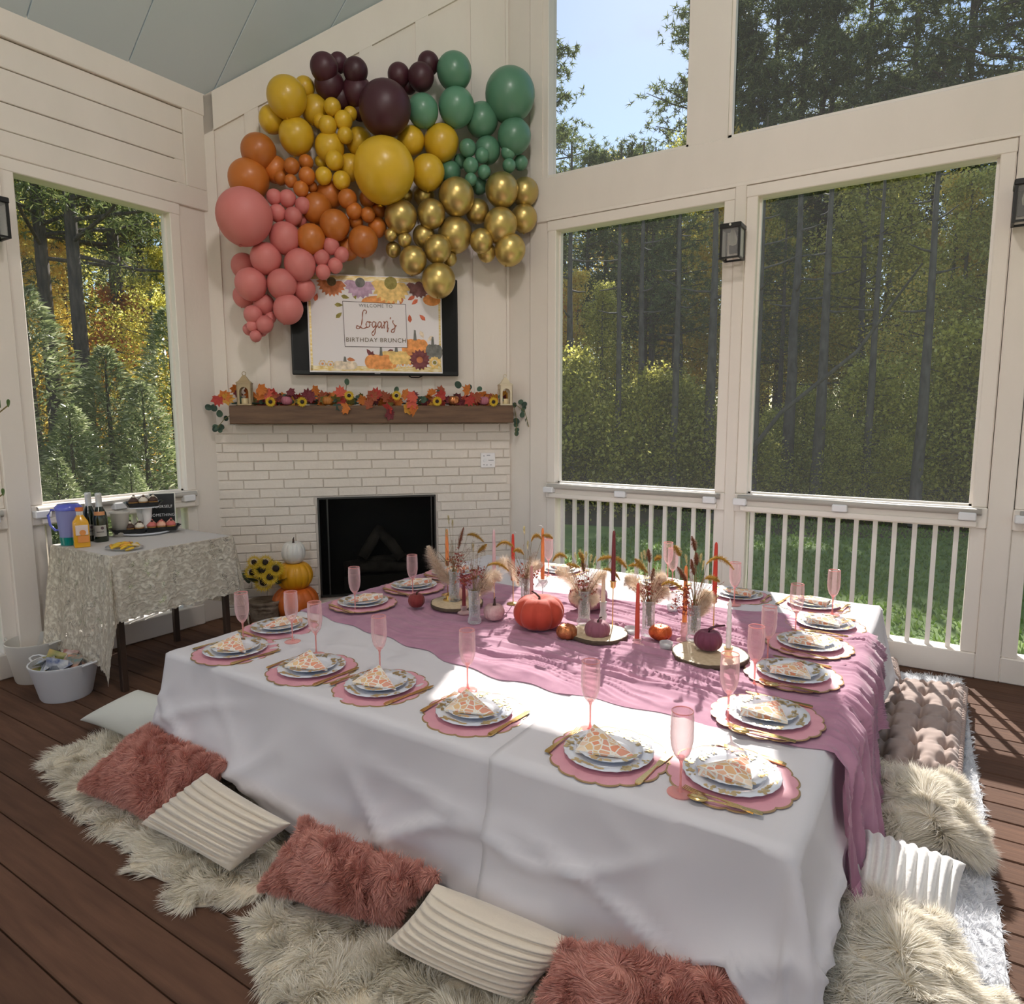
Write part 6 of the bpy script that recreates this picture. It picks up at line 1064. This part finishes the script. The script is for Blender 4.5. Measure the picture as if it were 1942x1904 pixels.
CREAM = mat('cream_velour', (.76, .67, .55), .85, bump=(70, .6, .004), sheen=.5); WHV = mat('white_velour', (.74, .72, .69), .85, bump=(70, .6, .004), sheen=.5); SMO = mat('smooth_ivory_cotton', (.66, .66, .60), .8, bump=(160, .25, .001))
PKB = mat('pink_fur_base', (.50, .23, .18), .9); PKF = mat('dusty_pink_fur', (.66, .32, .26), .7, island=[(.56, .25, .20), (.70, .35, .28), (.80, .44, .37)], transl=.2)
IVB = mat('ivory_hide', (.72, .64, .50), .9); IVF = mat('ivory_fleece', (.72, .67, .56), .7, island=[(.78, .72, .60), (.88, .83, .72), (.93, .89, .80)], transl=.3)
MGF = mat('cream_curly_fleece', (.76, .71, .60), .65, island=[(.82, .77, .66), (.92, .88, .79), (.96, .93, .87)], transl=.35)
pillow('ivory_pillow', [(152, 1366, .05), (262, 1408, .05), (420, 1345, .26), (262, 1308, .22)], .13, SMO, 'smooth ivory pillow leaning at the left end of the table cloth')
pillow('pink_fur_pillow', [(160, 1492, .06), (305, 1560, .06), (432, 1450, .24), (285, 1380, .24)], .16, PKB, 'dusty pink fur pillow, leftmost of the three on the front fleece', fur=(30000, .030, .0011, PKF, (.15, -.1, 0), .35, .035, .25), group='pink fur pillows')
pillow('ribbed_pillow', [(268, 1562, .05), (436, 1652, .05), (552, 1562, .24), (392, 1466, .24)], .14, CREAM, 'cream ribbed plush pillow between the left two pink fur pillows', ribs=9, ribax=1, group='cream ribbed pillows', n=90)
pillow('pink_fur_pillow', [(505, 1680, .05), (748, 1745, .05), (830, 1660, .22), (575, 1560, .24)], .15, PKB, 'dusty pink fur pillow, middle of the three on the front fleece', fur=(34000, .032, .0011, PKF, (-.1, -.1, 0), .5, .03, .25), group='pink fur pillows')
pillow('ribbed_pillow', [(732, 1786, .05), (990, 1900, .05), (1100, 1790, .22), (826, 1676, .24)], .15, CREAM, 'cream ribbed plush pillow between the right two pink fur pillows', ribs=9, ribax=1, group='cream ribbed pillows', n=90)
pillow('pink_fur_pillow', [(985, 1975, .05), (1420, 1990, .06), (1445, 1835, .24), (1070, 1790, .24)], .18, PKB, 'dusty pink fur pillow, rightmost of the three along the front', fur=(42000, .034, .0011, PKF, (-.2, -.1, 0), .5, .032, .25), group='pink fur pillows')
pillow('pink_fur_pillow', [(1530, 1960, .06), (1660, 1960, .06), (1660, 1890, .12), (1530, 1885, .12)], .07, PKB, 'corner of a pink fur pillow under the curly cream pillow at bottom', fur=(5000, .025, .0011, PKF, (0, 0, 0), .4, .03, .25), group='pink fur pillows')
pillow('curly_fleece_pillow', [(1590, 1990, .09), (1905, 1950, .07), (1745, 1745, .13), (1545, 1715, .17)], .15, IVB, 'long haired cream fleece pillow at the near right corner', fur=(42000, .075, .0013, MGF, (.25, -.1, 0), .55, .045, .45), group='cream long haired pillows')
pillow('ribbed_pillow', [(1585, 1690, .17), (1805, 1800, .13), (1832, 1640, .21), (1590, 1565, .26)], .15, WHV, 'white ribbed plush pillow between the two long haired cream pillows', ribs=11, ribax=0, n=100)
pillow('curly_fleece_pillow', [(1650, 1575, .09), (1850, 1620, .07), (1800, 1500, .14), (1630, 1465, .18)], .13, IVB, 'long haired cream fleece pillow beside the tufted tan cushion', fur=(36000, .085, .0014, MGF, (.2, -.15, 0), .65, .05, .45), group='cream long haired pillows')
# tufted floor cushions
TANC = mat('taupe_cushion_cotton', (.37, .28, .245), .85, bump=(220, .25, .001), sheen=.2); BTN = mat('taupe_button', (.30, .22, .18), .7)
def tufted(c0, c1, c2, c3, lab, nu=4, nv=6, th=.125):
    C = np.array([tuple(p) for p in (c0, c1, c2, c3)]); cen = C.mean(0); cen[2] = 0; C = C-cen; n = 130; u = np.linspace(0, 1, n); U, V = np.meshgrid(u, u, indexing='ij'); a, b = U[..., None], V[..., None]; B = C[0]*(1-a)*(1-b)+C[1]*a*(1-b)+C[2]*a*b+C[3]*(1-a)*b
    eu = np.minimum(U, 1-U)*nu; ev = np.minimum(V, 1-V)*nv; edge = np.minimum(1, (1-np.exp(-np.minimum(eu, ev)*5))); H = edge*1.0
    btn = []; dip = np.zeros_like(U); cr_ = np.zeros_like(U)
    for i in range(nu):
        for j in range(nv):
            bu, bv = (i+.5)/nu, (j+.5)/nv; d = np.hypot((U-bu)*nu, (V-bv)*nv); dip += np.exp(-(d/.20)**2)*.068; btn.append((bu, bv)); an = np.arctan2((V-bv)*nv, (U-bu)*nu); cr_ += .006*np.exp(-(d/.45)**2)*np.cos(6*an)
    cr_ += .010*np.exp(-((((U*nu) % 1)-.5)/.10)**2)*-1*np.clip(np.minimum(eu, ev)*2, 0, 1); cr_ += .008*np.exp(-((((V*nv) % 1)-.5)/.10)**2)*-1; pl_ = .004*np.cos(V*nv*2*PI*3.5)*np.exp(-eu*2.4)+.004*np.cos(U*nu*2*PI*3)*np.exp(-ev*2.4)
    Z = th*(.62+.38*H)-dip+cr_+pl_; top = B.copy(); top[..., 2] = Z; sh = 1-.02*(1-H); bot = B.copy(); bot[..., 2] = .012
    ctr = np.array([0, 0, 0]); A = top.reshape(-1, 3); Bt = bot.reshape(-1, 3); F = grid_faces(n, n); idx = np.arange(n*n).reshape(n, n); ring = np.concatenate([idx[:, 0], idx[-1, 1:], idx[::-1, -1][1:], idx[0, ::-1][1:-1]]); rn = np.roll(ring, -1); side = np.stack([ring, rn, rn+n*n, ring+n*n], 1)[:, ::-1]
    o = tri_mesh('tufted_floor_cushion', np.vstack([A, Bt]), np.vstack([F, F[:, ::-1]+n*n, side]), TANC, None, True, True); o.location = cen; tag(o, lab, 'cushion', 'tufted taupe floor cushions')
    for bu, bv in btn:
        p = C[0]*(1-bu)*(1-bv)+C[1]*bu*(1-bv)+C[2]*bu*bv+C[3]*(1-bu)*bv; MB().sphere(.009, (p[0], p[1], th*.99-.068-.003), (1, 1, .5), 10, 6).build('button', BTN, o, smooth=True)
    for zz in (th*.60, .03):   # stitched rolled edges made of many short puffs
        m = MB(); per = []
        for (p, q, k) in ((C[0], C[1], nu*6), (C[1], C[2], nv*6), (C[2], C[3], nu*6), (C[3], C[0], nv*6)):
            for s_ in range(k): t = (s_+.5)/k; c = p*(1-t)+q*t; d = (q-p)/np.linalg.norm(q-p); L2 = np.linalg.norm(q-p)/k; m.sphere(1, n=7, m=5, M=Matrix.Translation((c[0], c[1], zz)) @ Matrix.Rotation(math.atan2(d[1], d[0]), 4, 'Z') @ Matrix.Diagonal((L2*.54, .015, .013, 1)))
        m.build('rolled_edge', TANC, o, smooth=True)['kind'] = 'stuff'
    return o
tufted(Vector((-.225, 3.22, 0)), Vector((.125, 3.30, 0)), Vector((.165, 4.46, 0)), Vector((-.20, 4.36, 0)), 'tufted taupe floor cushion in full view beside the right table edge', 3, 7)
tufted(Vector((-1.15, 4.27, 0)), Vector((-.16, 4.42, 0)), Vector((-.20, 4.76, 0)), Vector((-1.19, 4.62, 0)), 'tufted taupe floor cushion mostly hidden behind the far table corner', 6, 2)
# rugs with pile ------------------------------------------------------------
def rug(name, poly, m_base, m_fur, cnt, L_, lab, seed, w=.0013, curl=.5, clump=.06, droop=.6, cat='rug', h0=.010, hump=.03, lay=(0, 0, 0)):
    rng = np.random.default_rng(seed); Pg = np.array(poly); cen = Pg.mean(0); xs, ys = Pg[:, 0], Pg[:, 1]
    def inside(X, Y):
        r = np.zeros(len(X), bool); j = len(Pg)-1
        for i in range(len(Pg)):
            c = ((ys[i] > Y) != (ys[j] > Y)) & (X < (xs[j]-xs[i])*(Y-ys[i])/(ys[j]-ys[i]+1e-12)+xs[i]); r ^= c; j = i
        return r
    o = MB().prism([(x-cen[0], y-cen[1]) for x, y in poly], .002, h0).build(name, m_base, loc=(cen[0], cen[1], 0)); tag(o, lab, cat)
    X = rng.uniform(xs.min(), xs.max(), cnt*3); Y = rng.uniform(ys.min(), ys.max(), cnt*3); k = inside(X, Y); X, Y = X[k][:cnt], Y[k][:cnt]; n = len(X); A = np.array([X-cen[0], Y-cen[1], np.full(n, h0)+hump*fbm(X*6, Y*6, seed)*0]).T
    dmin = np.full(n, 9.); out = np.zeros((n, 2))
    for i in range(len(Pg)):
        a, b = Pg[i], Pg[(i+1) % len(Pg)]; ab = b-a; t = np.clip(((X-a[0])*ab[0]+(Y-a[1])*ab[1])/(ab@ab), 0, 1); dx = X-(a[0]+t*ab[0]); dy = Y-(a[1]+t*ab[1]); d = np.hypot(dx, dy); s = d < dmin; dmin = np.where(s, d, dmin); out[s] = -np.stack([dx, dy], 1)[s]/(d[s][:, None]+1e-9)
    e_ = np.exp(-dmin/.05)[:, None]; N = np.concatenate([out*e_*1.3, np.full((n, 1), .9)], 1); N /= np.linalg.norm(N, axis=1)[:, None]; fur_mesh('pile', A, N, L_*rng.uniform(.6, 1.2, n), w, m_fur, o, rng, lay, curl, clump, droop); return o
def blob(pts, jit=.02, seed=0, sub=4):
    r = random.Random(seed); out = []; n = len(pts)
    for i in range(n):
        p0, p1, p2, p3 = [Vector((*pts[(i+k-1) % n], 0)) for k in range(4)]
        for q in range(sub): t = q/sub; v = .5*((2*p1)+(p2-p0)*t+(2*p0-5*p1+4*p2-p3)*t*t+(3*p1-p0-3*p2+p3)*t**3); out.append((v.x+r.uniform(-jit, jit), v.y+r.uniform(-jit, jit)))
    return out
fx = lambda px, py: tuple(onz(px, py, .02))[:2]
rug('sheepskin', blob([fx(88, 1436), fx(130, 1500), fx(175, 1556), fx(270, 1608), fx(250, 1640), fx(330, 1668), fx(330, 1712), fx(440, 1702), fx(525, 1672), fx(650, 1560), (-1.9, 1.75), (-2.6, 1.85), (-3.3, 1.85), fx(225, 1390)], .012, 1), IVB, IVF, 70000, .065, 'long ivory sheepskin under the left pillows along the table front', 31, curl=.55, lay=(0, -.45, 0), droop=.55)
rug('sheepskin', blob([fx(500, 1725), fx(492, 1790), fx(505, 1850), fx(560, 1905), fx(700, 1960), fx(1000, 2100), fx(1250, 2100), (-.55, 1.5), (-1.0, 1.65), (-1.5, 1.6)], .012, 2), IVB, IVF, 72000, .07, 'thick ivory sheepskin spreading below the second ribbed pillow', 32, curl=.6, lay=(-.1, -.45, 0), droop=.55)
WHF = mat('bright_white_shag', (.80, .81, .83), .7, island=[(.70, .71, .73), (.82, .83, .85), (.88, .88, .90)], transl=.3); WHH = mat('white_rug_base', (.66, .67, .70), .9)
rug('shag_rug', [(-2.6, 4.45), (-.6, 4.62), (.155, 4.80), (.175, 4.3), (.19, 3.7), (.215, 3.2), (.205, 2.9), (.235, 2.5), (.24, 2.2), (.27, 1.9), (.25, 1.3), (.1, 1.15), (-.2, 1.35), (-.25, 1.5), (-.24, 4.1), (-2.6, 4.1)], WHH, WHF, 82000, .028, 'bright white shag rug under the cushions along the right side', 33, w=.0016, curl=.6, clump=.02, droop=.25)
# narrow dark object peeking under the cloth and folded white paper on the deck
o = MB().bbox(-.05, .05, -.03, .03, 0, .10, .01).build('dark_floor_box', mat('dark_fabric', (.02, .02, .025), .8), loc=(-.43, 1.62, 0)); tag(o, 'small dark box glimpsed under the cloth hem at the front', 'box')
